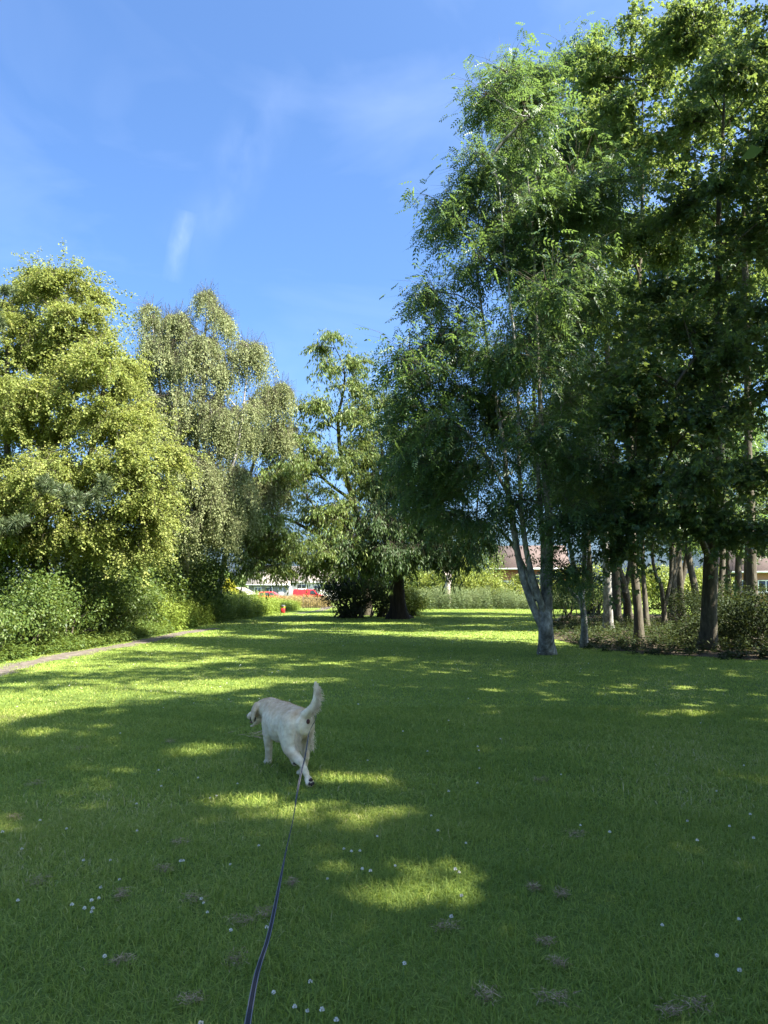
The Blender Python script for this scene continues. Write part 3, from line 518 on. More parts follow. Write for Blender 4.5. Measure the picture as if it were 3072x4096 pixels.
# slimmer trunks deeper in the wood
deep = [
    ('tall dark trunk between the low-branched maple and the right edge', (3012, 2546), 22.6, [(3012, 2350), (3005, 2000), (2990, 1400), (2970, 700)], 0.17, [(2930, 330, 170, 170), (3060, 450, 170, 190), (2790, 520, 170, 160), (2900, 780, 180, 170), (3080, 850, 170, 190), (2760, 200, 150, 140), (3000, 1150, 180, 170)]),
    ('tall ash trunk hidden close behind the trunk with the split bark', (2468, 2498), 30, [(2465, 2300), (2458, 2000), (2440, 1500), (2420, 950)], 0.19, [(2380, 900, 190, 170), (2560, 1000, 190, 170), (2440, 1250, 200, 170), (2300, 1250, 170, 170), (2350, 1600, 190, 170), (2560, 1550, 180, 170), (2250, 1850, 150, 150)]),
    ('tall trunk far back between the forked trunk and the dark maple', (2690, 2496), 31, [(2690, 2300), (2688, 2000), (2680, 1500), (2660, 950)], 0.18, [(2700, 950, 200, 170), (2780, 1300, 200, 170), (2640, 1350, 190, 170), (2700, 1700, 190, 170), (2850, 1650, 170, 170)]),
    ('slim trunk standing behind the three-stemmed young ash', (2345, 2452), 40, [(2342, 2300), (2335, 2000), (2330, 1500)], 0.17, [(2250, 1150, 230, 220), (2300, 1550, 220, 220), (2350, 1850, 180, 150), (2180, 1400, 170, 200), (2150, 1800, 150, 180)]),
    ('pale slim trunk close behind the three-stemmed young ash on its right', (2364, 2458), 38, [(2358, 2250), (2352, 2000), (2380, 1500)], 0.2, [(2420, 1650, 200, 200), (2380, 1350, 220, 200), (2330, 950, 220, 220), (2450, 1050, 200, 200)]),
    ('forked trunk leaning left between the split-bark trunk and the grey sycamore', (2514, 2477), 34, [(2495, 2350), (2460, 2230), (2440, 2100), (2430, 1600)], 0.2, [(2450, 1750, 160, 160), (2520, 1980, 150, 130), (2420, 1450, 180, 180), (2280, 1980, 150, 130)]),
    ('thin dark trunk tucked right behind the grey sycamore trunk', (2588, 2527), 25.5, [(2578, 2380), (2565, 2200), (2570, 1700)], 0.11, [(2600, 1750, 150, 150), (2560, 2050, 140, 110), (2600, 1400, 170, 200)]),
    ('thin forked trunk with dead side twigs midway along the dark wood', (2659, 2520), 26.5, [(2655, 2420), (2640, 2330), (2610, 2250), (2600, 1900)], 0.1, [(2620, 1900, 140, 120), (2680, 2060, 130, 100)]),
    ('straight dark trunk seen against the lit bushes right of the forked one', (2724, 2469), 37, [(2720, 2330), (2716, 2100), (2720, 1600)], 0.2, [(2740, 1750, 190, 170), (2700, 2030, 170, 120), (2750, 1450, 200, 200), (2850, 1150, 220, 220)]),
    ('dark trunk close behind the big low-branched maple', (2880, 2512), 27, [(2878, 2380), (2884, 2200), (2880, 1700)], 0.16, [(2900, 1750, 160, 180), (2870, 2050, 150, 110), (2920, 1400, 180, 220), (3000, 1000, 180, 220)]),
    ('leaning slim trunk left of the big low-branched maple', (2790, 2490), 31, [(2780, 2380), (2755, 2250), (2745, 2100), (2750, 1700)], 0.17, [(2790, 1600, 170, 150), (2800, 2000, 150, 120)]),
    ('left one of two close dark trunks far back near the right edge', (2911, 2462), 39, [(2908, 2330), (2900, 2100), (2890, 1700)], 0.18, [(2900, 1900, 200, 170), (2850, 2150, 220, 90)]),
    ('right one of two close dark trunks far back near the right edge', (2945, 2463), 38.5, [(2950, 2330), (2955, 2100), (2960, 1700)], 0.22, [(2990, 1950, 200, 170), (3000, 2170, 200, 90), (2700, 2170, 200, 80)]),
    ('dark trunk beside the brick-coloured wall at the right edge', (2982, 2482), 33, [(2985, 2350), (2990, 2100), (3000, 1600)], 0.19, [(3020, 1800, 170, 200), (3040, 2080, 150, 110)]),
    ('thin leaning sapling at the right edge of the wood', (3045, 2505), 29, [(3020, 2400), (3000, 2300), (2985, 2150), (2990, 1900)], 0.06, [(3000, 2000, 120, 100)]),
]
for q, (lab, b, d, up, r, lobs) in enumerate(deep):
    st = stem([b] + up, d, list(np.linspace(r, r * 0.45, len(up) + 1)))
    sts = [st]
    if 'fork' in lab:
        x0, y0 = up[0]; sts.append(([at(x0, y0 + 20, d), at(x0 + 25, y0 - 90, d), at(x0 + 35, y0 - 250, d), at(x0 + 30, y0 - 600, d)], [r * .7, r * .6, r * .5, r * .2]))
    tree('woodland_tree', lab, 'tree', sts, [lob(x, y, d, rx, ry, 2.2, 0.75 if d < 37 else .5) for x, y, rx, ry in lobs], 'sycamore' if q == 0 else 'ash' if q % 2 else 'maple', 50 + q, group='slim trees inside the wood', leafscale=1.1 if q == 0 else 1.5, per=400 if q == 0 else 270 if q % 2 else 150, bark='bark')  # corner tree takes the lightened leaf so its crown looks sunlit

# trees of the same wood beside and behind the viewer, right of the frame: they shade the lawn
for q, (x, y, h) in enumerate([(11.6, 13.8, 20), (9.3, 9.2, 20), (14.5, 10, 20), (8.2, 5.0, 20), (13, 5.5, 20), (8.4, 1.2, 20), (13, 1.0, 20), (7.8, -2.8, 20), (12.5, -3.5, 20), (7.6, -6.6, 20), (12, -8, 20), (6.5, -10.5, 19), (10.5, -12, 20), (17, 7.5, 20), (16.5, -1, 20), (10.4, -.9, 20), (10.8, 3.0, 20)]):
    b = np.array([x, y, 0.0])
    tree('woodland_edge_tree', 'tall tree at the edge of the wood beside the viewer, right of the picture', 'tree',
         [([b, b + [0.1, 0, 4], b + [-0.1, 0.2, 9], b + [0, 0, h - 1]], [0.2, 0.17, 0.12, 0.02])],
         [(b + [0, 0, 5.0], (2.2, 2.4, 2.0), 1.0), (b + [-0.3, 0, 8.5], (3.1, 3.1, 2.2), 1.0), (b + [0, 0.2, 11.3], (3.0, 3.0, 2.2), 1.0), (b + [0, 0, h - 6], (3.1, 3.1, 2.2), 1.0), (b + [0.1, 0, h - 3.0], (2.7, 2.7, 2.2), 1.0), (b + [0, 0, h - 1], (1.5, 1.6, 1.2), 1.0)], 'shade', 80 + q, group='trees of the wood beside the viewer', shade=True)

# ------------------------------------------------------------------ shrubs, hedge bank, weeds
def bush(name, label, cat, base, rad, mat, n, seed, L=0.09, W=0.06, group=None, stems=14, lobes=7, hang=0.2, barkm='bark', up=0.6):
    g = np.random.default_rng(seed); base = np.array(base, float); rad = np.array(rad, float); root = empty(name, base, label, cat, group)
    w = Geo(); cs = []
    for k in range(stems):
        d = rand_dirs(1, g)[0]; d[2] = abs(d[2]) * 0.8 + 0.35; e = base + d * rad * np.array([0.8, 0.8, 1.3]) * g.uniform(.6, 1)
        e[2] = min(e[2], base[2] + rad[2] * 1.9); p0 = base + np.array([g.normal(0, rad[0] * .18), g.normal(0, rad[1] * .18), 0])
        P, r = resample([p0, (p0 + e) / 2 + np.array([0, 0, 0.12 * rad[2]]), e], [0.03 + 0.012 * rad[2], 0.02, 0.008], 0.4); w.add(*tube(P, r, 4))
    w.build('stem', M[barkm], root, True, base)
    c = base + np.array([0, 0, rad[2]])
    ld = rand_dirs(lobes, g); lc = c + ld * rad * 0.55; lr = rad[None] * g.uniform(0.4, 0.62, (lobes, 1))
    nc = max(30, n // 45); which = g.integers(0, lobes, nc); dd = rand_dirs(nc, g); C = lc[which] + dd * lr[which] * (g.uniform(.2, 1, nc) ** .4)[:, None]
    C = C[C[:, 2] > base[2] + 0.05]; nc = len(C); per = n // nc; m = nc * per
    cid = np.repeat(np.arange(nc), per); B = C[cid] + g.normal(0, 0.16, (m, 3)) * np.array([1, 1, .7]) * max(1, rad.mean() / 1.2) ** .7
    B[:, 2] = np.maximum(B[:, 2], base[2] + 0.03)
    out = nrmz(B - c); D = nrmz(out * .6 + rand_dirs(m, g) - np.array([0, 0, hang])); Nn = nrmz(rand_dirs(m, g) * .8 + np.array([0, 0, up]) + .3 * out)
    sc = g.uniform(.6, 1.25, m); A = np.clip(.5 + g.normal(0, .16, m) + g.normal(0, .12, nc)[cid], 0, 1)
    v, T, a = leaf_geo(B, D, Nn, L * sc, W * sc, A); mesh_np('foliage', v, T, M[mat], root, a, origin=base); return root
def gxy(px, py, dz=0): p = gr(px, py); p[2] = gz(p[1]) + dz; return p

hb = [((20, 2652), (1.0, 1.2, 0.7), 7500, 'low leafy shrub at the left edge above the path'), ((175, 2622), (1.2, 1.3, 0.95), 7500, 'dark bramble mound under the drooping boughs left of the lawn'),
      ((330, 2596), (1.25, 1.4, 0.95), 7500, 'bramble mound with arching shoots second from the left edge'), ((455, 2573), (1.25, 1.5, 0.95), 7000, 'green bramble mound where the path bends in sun spots'),
      ((560, 2552), (1.2, 1.6, 0.9), 6500, 'grey-green bramble mound beside the middle of the path'), ((650, 2534), (1.1, 1.6, 0.85), 6000, 'bramble mound next to the start of the sunlit nettles')]
for q, (p, r, n, lab) in enumerate(hb):
    b = gxy(*p); b[0] -= 0.85; b[1] += .7; bush('bramble_bush', lab, 'bush', b, r, 'bramble', n, 200 + q, 0.075, 0.05, group='bramble bank left of the path')
# taller backdrop shrubs behind the bank
for q, (px, d, r, n, lab) in enumerate([(-60, 20, (2.4, 2, 2.2), 9000, 'tall hazel shrub filling the shade behind the bank at the far left'), (330, 22.5, (2.6, 2, 1.9), 9000, 'tall hazel shrub in shade beneath the drooping yellow-green tree'), (520, 27, (2.2, 1.8, 1.9), 9000, 'tall hazel shrub at the foot of the birch'), (800, 41, (1.6, 1.6, 1.8), 7000, 'leafy shrub right of the birch foot above the nettles'), (690, 31.5, (2.3, 2, 2.2), 9000, 'tall hazel shrub filling the gap under the weeping birch')]):
    b = at(px, 2500, d); b[2] = 0; bush('hazel_shrub', lab, 'bush', b, r, 'bramble', n, 220 + q, 0.11, 0.085, group='hazel shrubs behind the bank')

def weeds(name, label, cat, pts, hts, mat, per, L, W, seed, kind='stuff', spread=0.06, top=0.35, gzf=True, lean=0.12):
    g = np.random.default_rng(seed); n = len(pts); z0 = gz(pts[:, 1])
    ld = g.normal(0, lean, (n, 2)); own = np.repeat(np.arange(n), per); m = len(own); t = g.uniform(0.08, 1, m)
    h = hts[own] * t
    B = np.stack([pts[own, 0] + ld[own, 0] * h + g.normal(0, spread, m), pts[own, 1] + ld[own, 1] * h + g.normal(0, spread, m), z0[own] + h], 1)
    az = g.uniform(0, 6.283, m); D = np.stack([np.cos(az), np.sin(az), g.uniform(-.7, .3, m)], 1); Nn = nrmz(rand_dirs(m, g) * .5 + np.array([0, 0, 1.0]))
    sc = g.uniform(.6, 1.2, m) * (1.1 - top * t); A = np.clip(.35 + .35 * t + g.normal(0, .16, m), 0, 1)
    v, T, a = leaf_geo(B, D, Nn, L * sc, W * sc, A)
    # stems: thin triangles
    s0 = np.stack([pts[:, 0], pts[:, 1], z0], 1); e = s0 + np.stack([ld[:, 0] * hts, ld[:, 1] * hts, hts], 1); wv = 0.006
    az = g.uniform(0, 3.14, n); sd = np.stack([np.cos(az), np.sin(az), 0 * az], 1) * wv
    V2 = np.stack([s0 - sd, s0 + sd, e], 1).reshape(-1, 3); T2 = np.arange(3 * n).reshape(-1, 3)
    o = mesh_np(name, np.concatenate([v, V2]), np.concatenate([T, T2 + len(v)]), M[mat], None, np.concatenate([a, np.full(3 * n, .6)]))
    return tag(o, label, cat, None, kind)
def strip_pts(line, width, n, seed):
    """points in a band behind a polyline of ground points (band on the left/far side)"""
    g = np.random.default_rng(seed); L = np.array(line); seg = np.linalg.norm(np.diff(L, axis=0), axis=1); cs = np.concatenate([[0], np.cumsum(seg)])
    s = g.uniform(0, cs[-1], n); x = np.interp(s, cs, L[:, 0]); y = np.interp(s, cs, L[:, 1]); i = np.clip(np.searchsorted(cs, s) - 1, 0, len(seg) - 1)
    t = nrmz(np.diff(L, axis=0))[i]; o = g.uniform(0, 1, n) * width
    return np.stack([x - t[:, 1] * o, y + t[:, 0] * o], 1), o / width
front = [gr(*q)[:2] for q in [(700, 2528), (800, 2506), (930, 2484), (1060, 2464), (1125, 2453)]]
p, o = strip_pts(front, 3.0, 2600, 41); g = np.random.default_rng(42)
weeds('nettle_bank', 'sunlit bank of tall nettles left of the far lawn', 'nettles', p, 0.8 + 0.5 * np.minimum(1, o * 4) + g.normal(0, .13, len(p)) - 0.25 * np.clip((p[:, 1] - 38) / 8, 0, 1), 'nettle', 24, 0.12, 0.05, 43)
front2 = [gr(*q)[:2] for q in [(-60, 2665), (120, 2630), (290, 2606), (420, 2585), (560, 2556), (700, 2530)]]
p, o = strip_pts(front2, 1.2, 1300, 44)
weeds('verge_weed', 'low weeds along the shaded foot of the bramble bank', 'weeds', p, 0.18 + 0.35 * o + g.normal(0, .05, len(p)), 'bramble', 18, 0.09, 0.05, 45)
front3 = [gr(*q)[:2] for q in [(1140, 2447), (1185, 2443)]] + [np.array([-5.6, 50.0])]
p, o = strip_pts(front3, 2.2, 700, 46)
weeds('nettle_clump', 'green nettles round the red bin at the path end', 'nettles', p, 0.55 + 0.3 * o + g.normal(0, .08, len(p)), 'nettle', 22, 0.12, 0.05, 47)
# shaded rough weeds at the far side of the lawn
far = [np.array(q) for q in [(2.6, 51.5), (5, 52.0), (8, 52.2), (10.8, 51.5), (14, 50.0)]]
p, o = strip_pts(far, 4.0, 2000, 48)
hh = 0.9 + 0.6 * np.minimum(1, o * 3) + 0.18 * np.sin(p[:, 0] * 1.7) + g.normal(0, .14, len(p))
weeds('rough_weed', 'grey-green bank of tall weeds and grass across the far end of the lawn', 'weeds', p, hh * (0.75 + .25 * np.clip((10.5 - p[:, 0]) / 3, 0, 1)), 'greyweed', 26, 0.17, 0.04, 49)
# undergrowth in the wood
g = np.random.default_rng(60); n = 1900
yy = g.uniform(15.5, 33, n); xx = 0.5 * yy * g.uniform(0.0, 1.0, n) + 3.2 + yy * 0.09
xe = np.interp(yy, WX, WY); k = xx > xe + g.normal(0, .35, n)
p = np.stack([xx, yy], 1)[k]; inn = np.clip((p[:, 0] - np.interp(p[:, 1], WX, WY)) / 2.0, 0, 1)
weeds('undergrowth', 'dark low undergrowth covering the floor of the wood', 'undergrowth', p, 0.10 + 0.32 * inn * g.uniform(.3, 1.1, len(p)) + .04, 'undergrowth', 26, 0.11, 0.05, 61)
for q, (px, d, r, n, mat, lab) in enumerate([
        (2390, 41, (1.6, 1.5, 1.0), 5000, 'undergrowth', 'dark bush between the slim trunks left in the wood'), (2860, 19.5, (1.5, 1.2, 0.5), 6500, 'undergrowth', 'dark bramble at the foot of the big low-branched maple'), (3040, 18.5, (1.4, 1.3, 0.75), 7500, 'undergrowth', 'dark bramble mound in the bottom corner of the wood at the right edge'),
        (2950, 24, (1.7, 1.5, 1.0), 6500, 'undergrowth', 'bush with brownish leaves under the trunks by the right edge'), (2720, 27, (1.6, 1.3, 0.7), 4000, 'undergrowth', 'low dark bush midway among the trunks'),
        (2290, 33, (1.5, 1.3, 0.95), 5000, 'bramble', 'half-lit bush right of the pale multi-stemmed tree')]):
    b = at(px, 2500, d); b[2] = 0; bush('woodland_bush', lab, 'bush', b, r, mat, n, 240 + q, 0.068, 0.045, group='bushes under the wood')
# lit shrubs behind the wood and beyond the lawn
for q, (px, d, r, n, mat, lab) in enumerate([
        (2420, 52, (3.4, 2, 1.7), 7000, 'litshrub', 'bright garden hedge seen behind the split-bark trunk'), (2640, 52, (3.4, 2, 1.5), 7000, 'litshrub', 'bright garden hedge seen through the middle of the wood'), (2830, 53, (2.6, 2, 1.4), 6000, 'litshrub', 'bright garden hedge behind the big low-branched maple'), (2250, 56, (2.4, 2, 1.5), 6000, 'litshrub', 'lit shrub behind the pale multi-stemmed stems'),
        (1760, 57, (2.2, 2, 2.4), 8000, 'litshrub', 'lit shrub with pale stump rising over the far weeds'), (1900, 58, (2.3, 2, 2.0), 8000, 'litshrub', 'pale flowering shrub right of the bleached stump'), (2020, 57, (2.0, 1.8, 1.3), 6000, 'litshrub', 'lit shrub in front of the wooden fence panels'),
        (1690, 62, (3.0, 2.5, 3.2), 8000, 'bramble', 'tall green shrub behind the dark fluted trunk'), (1850, 66, (4.0, 2.5, 3.6), 9000, 'bramble', 'tall green tree-like shrub beyond the far weeds'), (1640, 39.5, (0.95, .9, 1.1), 4200, 'litshrub', 'yellow-lit shrub touching the right side of the dark fluted trunk')]):
    b = at(px, 2440, d); b[2] = gz(b[1]); bush('garden_shrub', lab, 'bush', b, r, mat, n, 260 + q, 0.15 if d > 45 else .1, 0.1 if d > 45 else .07, group='shrubs beyond the lawn')
b = at(1400, 2468, 37.0); b[2] = 0
bush('spreading_bush', 'dark brown-green bush with arching twigs left of the fluted trunk', 'bush', b, (1.8, 1.5, 1.5), 'undergrowth', 18000, 290, 0.085, 0.045, stems=60)
b = at(1530, 2465, 38.0); b[2] = 0
bush('spreading_bush', 'dark ivy-like bush pressed against the left of the fluted trunk', 'bush', b, (0.95, 1.0, 1.3), 'undergrowth', 7000, 291, 0.085, 0.045, stems=20)
b = at(925, 2400, 80); b[2] = gz(80)
bush('golden_shrub', 'bright golden-yellow shrub beside the grey shed', 'bush', b, (1.1, 1.1, 1.55), 'yellowshrub', 3500, 292, 0.18, 0.14)
g = np.random.default_rng(70); n = 900; p = np.stack([g.uniform(-8.6, -4.4, n), g.uniform(55, 60, n)], 1)
weeds('dry_grass', 'orange-brown dry tall grass behind the railing in front of the red van', 'grass', p, 0.55 + g.uniform(0, .45, n), 'drygrass', 16, 0.30, 0.025, 71)

def distant_wood():
    g = np.random.default_rng(77); n = 26000; x = g.uniform(-170, 190, n); top = 4.2 + 1.6 * np.sin(x * .11) + 1.1 * np.sin(x * .37 + 1) + .6 * np.sin(x * 1.1)
    y = 152 + 5 * np.sin(x * .05) + g.uniform(-3, 3, n); z = -.62 + top * g.uniform(0, 1, n) ** .7
    B = np.stack([x, y, z], 1); A = np.clip(.5 + g.normal(0, .2, n) + .2 * np.sin(x * .5), 0, 1)
    v, T, a = leaf_geo(B, rand_dirs(n, g), nrmz(rand_dirs(n, g) + np.array([0, -.5, .5])), g.uniform(.6, 1.3, n), g.uniform(.5, 1.0, n), A)
    tag(mesh_np('distant_wood', v, T, M['bramble'], None, a), 'far-off line of trees behind the houses', 'trees', None, 'stuff')
distant_wood()

# ------------------------------------------------------------------ buildings, fences, vehicles far away
def boxgeo(G, x0, x1, y0, y1, z0, z1):
    V = np.array([[x, y, z] for z in (z0, z1) for y in (y0, y1) for x in (x0, x1)], float)
    G.add(V, np.array([[0, 2, 3, 1], [4, 5, 7, 6], [0, 1, 5, 4], [1, 3, 7, 5], [3, 2, 6, 7], [2, 0, 4, 6]]))
def boxobj(name, mat, parent, *b):
    G = Geo()
    for q in (b if isinstance(b[0], (tuple, list)) else [b]): boxgeo(G, *q)
    o = G.build(name, mat, parent)
    bv = o.modifiers.new('bevel', 'BEVEL'); bv.width = 0.006; bv.segments = 1
    return o
def roofobj(mat, parent, x0, x1, y0, y1, z0, z1, hip=0.0, th=0.12):
    ym = (y0 + y1) / 2; G = Geo()
    V = []
    for dz in (0, th): V += [[x0, y0, z0 + dz], [x1, y0, z0 + dz], [x1, y1, z0 + dz], [x0, y1, z0 + dz], [x0 + hip, ym, z1 + dz], [x1 - hip, ym, z1 + dz]]
    V = np.array(V, float)
    G.add(V, np.array([[6, 7, 11, 10], [8, 9, 10, 11], [0, 4, 5, 1], [2, 5, 4, 3], [0, 1, 7, 6], [2, 3, 9, 8], [1, 5, 11, 7], [5, 2, 8, 11], [3, 4, 10, 9], [4, 0, 6, 10]]))
    return G.build('roof', mat, parent)
def brick_mat(name, c1, c2, mortar, sx=1):
    m, nt, N, L, p = node_mat(name); tc = N.new('ShaderNodeTexCoord'); mp = N.new('ShaderNodeMapping'); mp.inputs['Rotation'].default_value = (R(90), 0, 0)
    L.new(tc.outputs['Object'], mp.inputs[0]); b = N.new('ShaderNodeTexBrick'); b.inputs['Scale'].default_value = 4; b.inputs['Color1'].default_value = (*c1, 1); b.inputs['Color2'].default_value = (*c2, 1); b.inputs['Mortar'].default_value = (*mortar, 1)
    b.inputs['Mortar Size'].default_value = 0.02; b.inputs['Brick Width'].default_value = 0.9; b.inputs['Row Height'].default_value = 0.3
    L.new(mp.outputs[0], b.inputs['Vector']); L.new(b.outputs[0], p.inputs['Base Color']); p.inputs['Roughness'].default_value = .9; return m
BR = brick_mat('red_brick', (0.36, 0.12, 0.07), (0.30, 0.10, 0.06), (0.35, 0.3, 0.25))
TILE = brick_mat('roof_tile', (0.092, 0.064, 0.054), (0.075, 0.052, 0.045), (0.045, 0.033, 0.03))
GTILE = noise_mat('grey_tile', [(0.3, (0.16, 0.14, 0.12)), (0.7, (0.30, 0.27, 0.24))], scale=5, bump=0.3, stretch=(1, 1, 3))
WHITE = flat_mat('white_render', (0.68, 0.66, 0.62), 0.85, .2); PVC = flat_mat('white_frame', (0.75, 0.75, 0.75), .4)
GLASS = flat_mat('window_glass', (0.03, 0.035, 0.04), 0.06, .8); GREY = flat_mat('grey_cladding', (0.16, 0.16, 0.165), .7); DGREY = flat_mat('dark_trim', (0.06, 0.06, 0.065), .6)
def window(parent, x0, x1, y, z0, z1, mull=1):
    f = .07; fr = boxobj('window', PVC, parent, (x0, x1, y - .05, y + .05, z0, z0 + f), (x0, x1, y - .05, y + .05, z1 - f, z1), (x0, x0 + f, y - .05, y + .05, z0 + f, z1 - f), (x1 - f, x1, y - .05, y + .05, z0 + f, z1 - f),
                *[(x0 + (x1 - x0) * k / (mull + 1) - .03, x0 + (x1 - x0) * k / (mull + 1) + .03, y - .048, y + .048, z0 + f, z1 - f) for k in range(1, mull + 1)])
    boxobj('pane', GLASS, fr, x0 + f, x1 - f, y - .01, y + .012, z0 + f, z1 - f)
    boxobj('sill', PVC, fr, x0 - .06, x1 + .06, y - .14, y - .052, z0 - .08, z0 - .002)
def house(name, label, px, d, wd, dp, hw, hr, wallm, roofm, wins, door=None, rot=0, hip=0, chim=False, z=-.62, roofover=.35):
    b = at(px, 2400, d); b[2] = z; root = empty(name, b, label, 'building'); root.rotation_euler.z = rot
    boxobj('wall', wallm, root, -wd / 2, wd / 2, 0, dp, 0, hw)
    r = roofobj(roofm, root, -wd / 2 - roofover, wd / 2 + roofover, -roofover, dp + roofover, hw - .05, hr, hip)
    if not hip:
        G = Geo(); 
        for x in (-wd / 2 + .01, wd / 2 - .01): G.add(np.array([[x, .02, hw], [x, dp - .02, hw], [x, dp / 2, hr - .25]]), np.array([[0, 1, 2, 2]])[:, :3].repeat(1, 0)) if False else G.add(np.array([[x, .02, hw - .02], [x, dp - .02, hw - .02], [x, dp / 2 + .1, hr - .22], [x, dp / 2 - .1, hr - .22]]), np.array([[0, 1, 2, 3]]))
        G.build('gable', wallm, root)
    boxobj('gutter', PVC, root, -wd / 2 - roofover, wd / 2 + roofover, -roofover - .1, -roofover - .012, hw - .12, hw + .02)
    for w in wins: window(root, *w[:2], -.03, *w[2:4], *(w[4:]))
    if door:
        dr = boxobj('door', flat_mat('door_paint', door[4] if len(door) > 4 else (.3, .3, .32), .5), root, door[0], door[1], -.05, .04, door[2], door[3])
        boxobj('handle', DGREY, dr, door[1] - .18, door[1] - .12, -.1, -.052, door[2] + .95, door[2] + 1.05)
    if chim: boxobj('chimney', BR, r, wd * .2, wd * .2 + .6, dp / 2 - .3, dp / 2 + .3, hr - .5, hr + .9)
    return root
house('brick_house', 'red brick house with brown tiled roof and white window behind the wooden fence', 2120, 66, 6.4, 7, 3.3, 5.4, BR, TILE, [(0.3, 1.5, 1.6, 2.7), (-2.6, -1.4, 1.0, 2.2)], (-.9, 0.0, .02, 2.05), rot=R(-8), z=-.1)
house('white_house', 'white rendered house behind the red van', 1250, 122, 8.5, 7, 3.05, 5.6, WHITE, GTILE, [(-2.6, -1.0, 1.9, 2.65), (.2, 1.3, 1.5, 2.5), (2.2, 3.5, 1.5, 2.5)], (-.7, .1, .02, 2.05))
house('grey_house', 'pale house with grey roof half hidden behind the hanging leaves', 1075, 118, 6.5, 7, 2.6, 4.6, GREY, GTILE, [(-2.3, -1.2, 1.1, 2.2), (-.5, .6, 1.1, 2.2)], (1.4, 2.3, .02, 2.05))
house('grey_shed', 'small grey boarded shed beside the golden shrub', 1000, 92, 2.4, 2.6, 1.35, 2.0, GREY, GTILE, [(-.8, -.2, .5, 1.0, 0)], (.15, .85, .02, 1.25, (.10, .10, .11)), rot=R(90 - 14), roofover=.15, z=-.6)
house('orange_brick_house', 'orange brick house glimpsed between trunks at the right edge', 3110, 60, 7.5, 6, 2.9, 4.9, brick_mat('orange_brick', (0.42, 0.19, 0.10), (0.38, 0.16, 0.09), (.4, .33, .27)), TILE, [(-3.2, -2.4, 1.2, 2.2, 0), (-1.4, -.2, 1.2, 2.2)], (.6, 1.5, .02, 2.05), z=-.1, rot=R(-14))
def garden_fence():
    WOODM = noise_mat('fence_wood', [(0.3, (0.13, 0.11, 0.085)), (0.7, (0.26, 0.22, 0.17))], scale=5, bump=.3, stretch=(1, 1, 6))
    b = at(2065, 2400, 60); b[2] = gz(60); root = empty('wooden_fence', b, 'weathered wooden panel fence in front of the brick house', 'fence'); z = 0.05
    for k in range(-2, 3):
        x = k * 1.85; boxobj('post', WOODM, root, x - .05, x + .05, -.05, .05, 0, 1.75)
        if k < 2:
            for j in range(9): 
                z0 = .12 + j * .165; boxobj('board', WOODM, root, x + .055, x + 1.795, -.015 + .012 * (j % 2), .012 + .012 * (j % 2), z0, z0 + .175)
            for q in (.0, .6, 1.2): boxobj('batten', WOODM, root, x + .3 + q, x + .34 + q, -.05, -.017, .12, 1.62)
garden_fence()
def railing():
    IRON = flat_mat('rusty_iron', (0.07, 0.045, 0.035), .6); a = gr(1196, 2440); root = empty('iron_railing', (a[0], 52.5, 0), 'dark iron railing at the end of the path', 'railing')
    for k in range(18): boxobj('bar', IRON, root, k * .13 - .011, k * .13 + .011, -.011, .011, 0.02, .82 + (.08 if k % 6 == 0 else 0))
    boxobj('rail', IRON, root, -.05, 2.35, -.018, .018, .70, .735); boxobj('rail', IRON, root, -.05, 2.35, -.018, .018, .12, .155)
    boxobj('post', IRON, root, .0 - .03, .03, -.04, -.0185, 0, .95)
railing()
def bin_():
    a = gr(1132, 2459); root = empty('dog_waste_bin', a, 'small red dog waste bin with yellow band and dark lid by the nettles', 'bin')
    RED = flat_mat('red_plastic', (0.42, 0.02, 0.03), .45); YEL = flat_mat('yellow_label', (0.62, 0.48, 0.02), .5)
    boxobj('body', RED, root, -.10, .10, -.09, .09, .10, .36); boxobj('label_band', YEL, root, -.103, .103, -.093, .093, .362, .46)
    G = Geo(); G.add(*tube(np.array([[0, 0, .462], [0, 0, .50], [0, 0, .53], [0, 0, .54]]), [.125, .13, .10, .02], 16)); G.build('lid', DGREY, root, True)
    boxobj('post', DGREY, root, -.13, -.104, -.02, .02, 0, .5); boxobj('slot', DGREY, root, -.06, .06, -.099, -.0935, .40, .43)
bin_()
def profile_body(name, prof, w, mat, parent, tuck=0.0, bev=.05):
    n = len(prof); V = []
    for s in (-1, 1): V += [[x, s * (w / 2 - tuck * max(0, (z - .9))), z] for x, z in prof]
    me = bpy.data.meshes.new(name); me.from_pydata(V, [], [list(range(n))[::-1], list(range(n, 2 * n))] + [[i, (i + 1) % n, n + (i + 1) % n, n + i] for i in range(n)])
    me.materials.append(mat); o = bpy.data.objects.new(name, me); link(o, parent); b = o.modifiers.new('bevel', 'BEVEL'); b.width = bev; b.segments = 3; b.limit_method = 'ANGLE'; b.angle_limit = R(20)
    me.update(); import bmesh; bm = bmesh.new(); bm.from_mesh(me); bmesh.ops.recalc_face_normals(bm, faces=bm.faces); bm.to_mesh(me); bm.free(); return o
RUB = flat_mat('tyre_rubber', (.02, .02, .02), .85); RIM = flat_mat('wheel_rim', (.35, .35, .36), .4, .5, .6)
def wheel(parent, x, y, r=.32):
    w = Geo(); w.add(*tube(np.array([[x, y - .1, r], [x, y - .08, r], [x, y + .08, r], [x, y + .1, r]]), [r * .88, r, r, r * .88], 24)); o = w.build('wheel', RUB, parent, True)
    h = Geo(); h.add(*tube(np.array([[x, y - .108, r], [x, y - .1, r], [x, y + .1, r], [x, y + .108, r]]), [.02, r * .62, r * .62, .02], 16)); h.build('rim', RIM, o)
REDP = flat_mat('red_paint', (0.50, 0.025, 0.035), .3, .5)
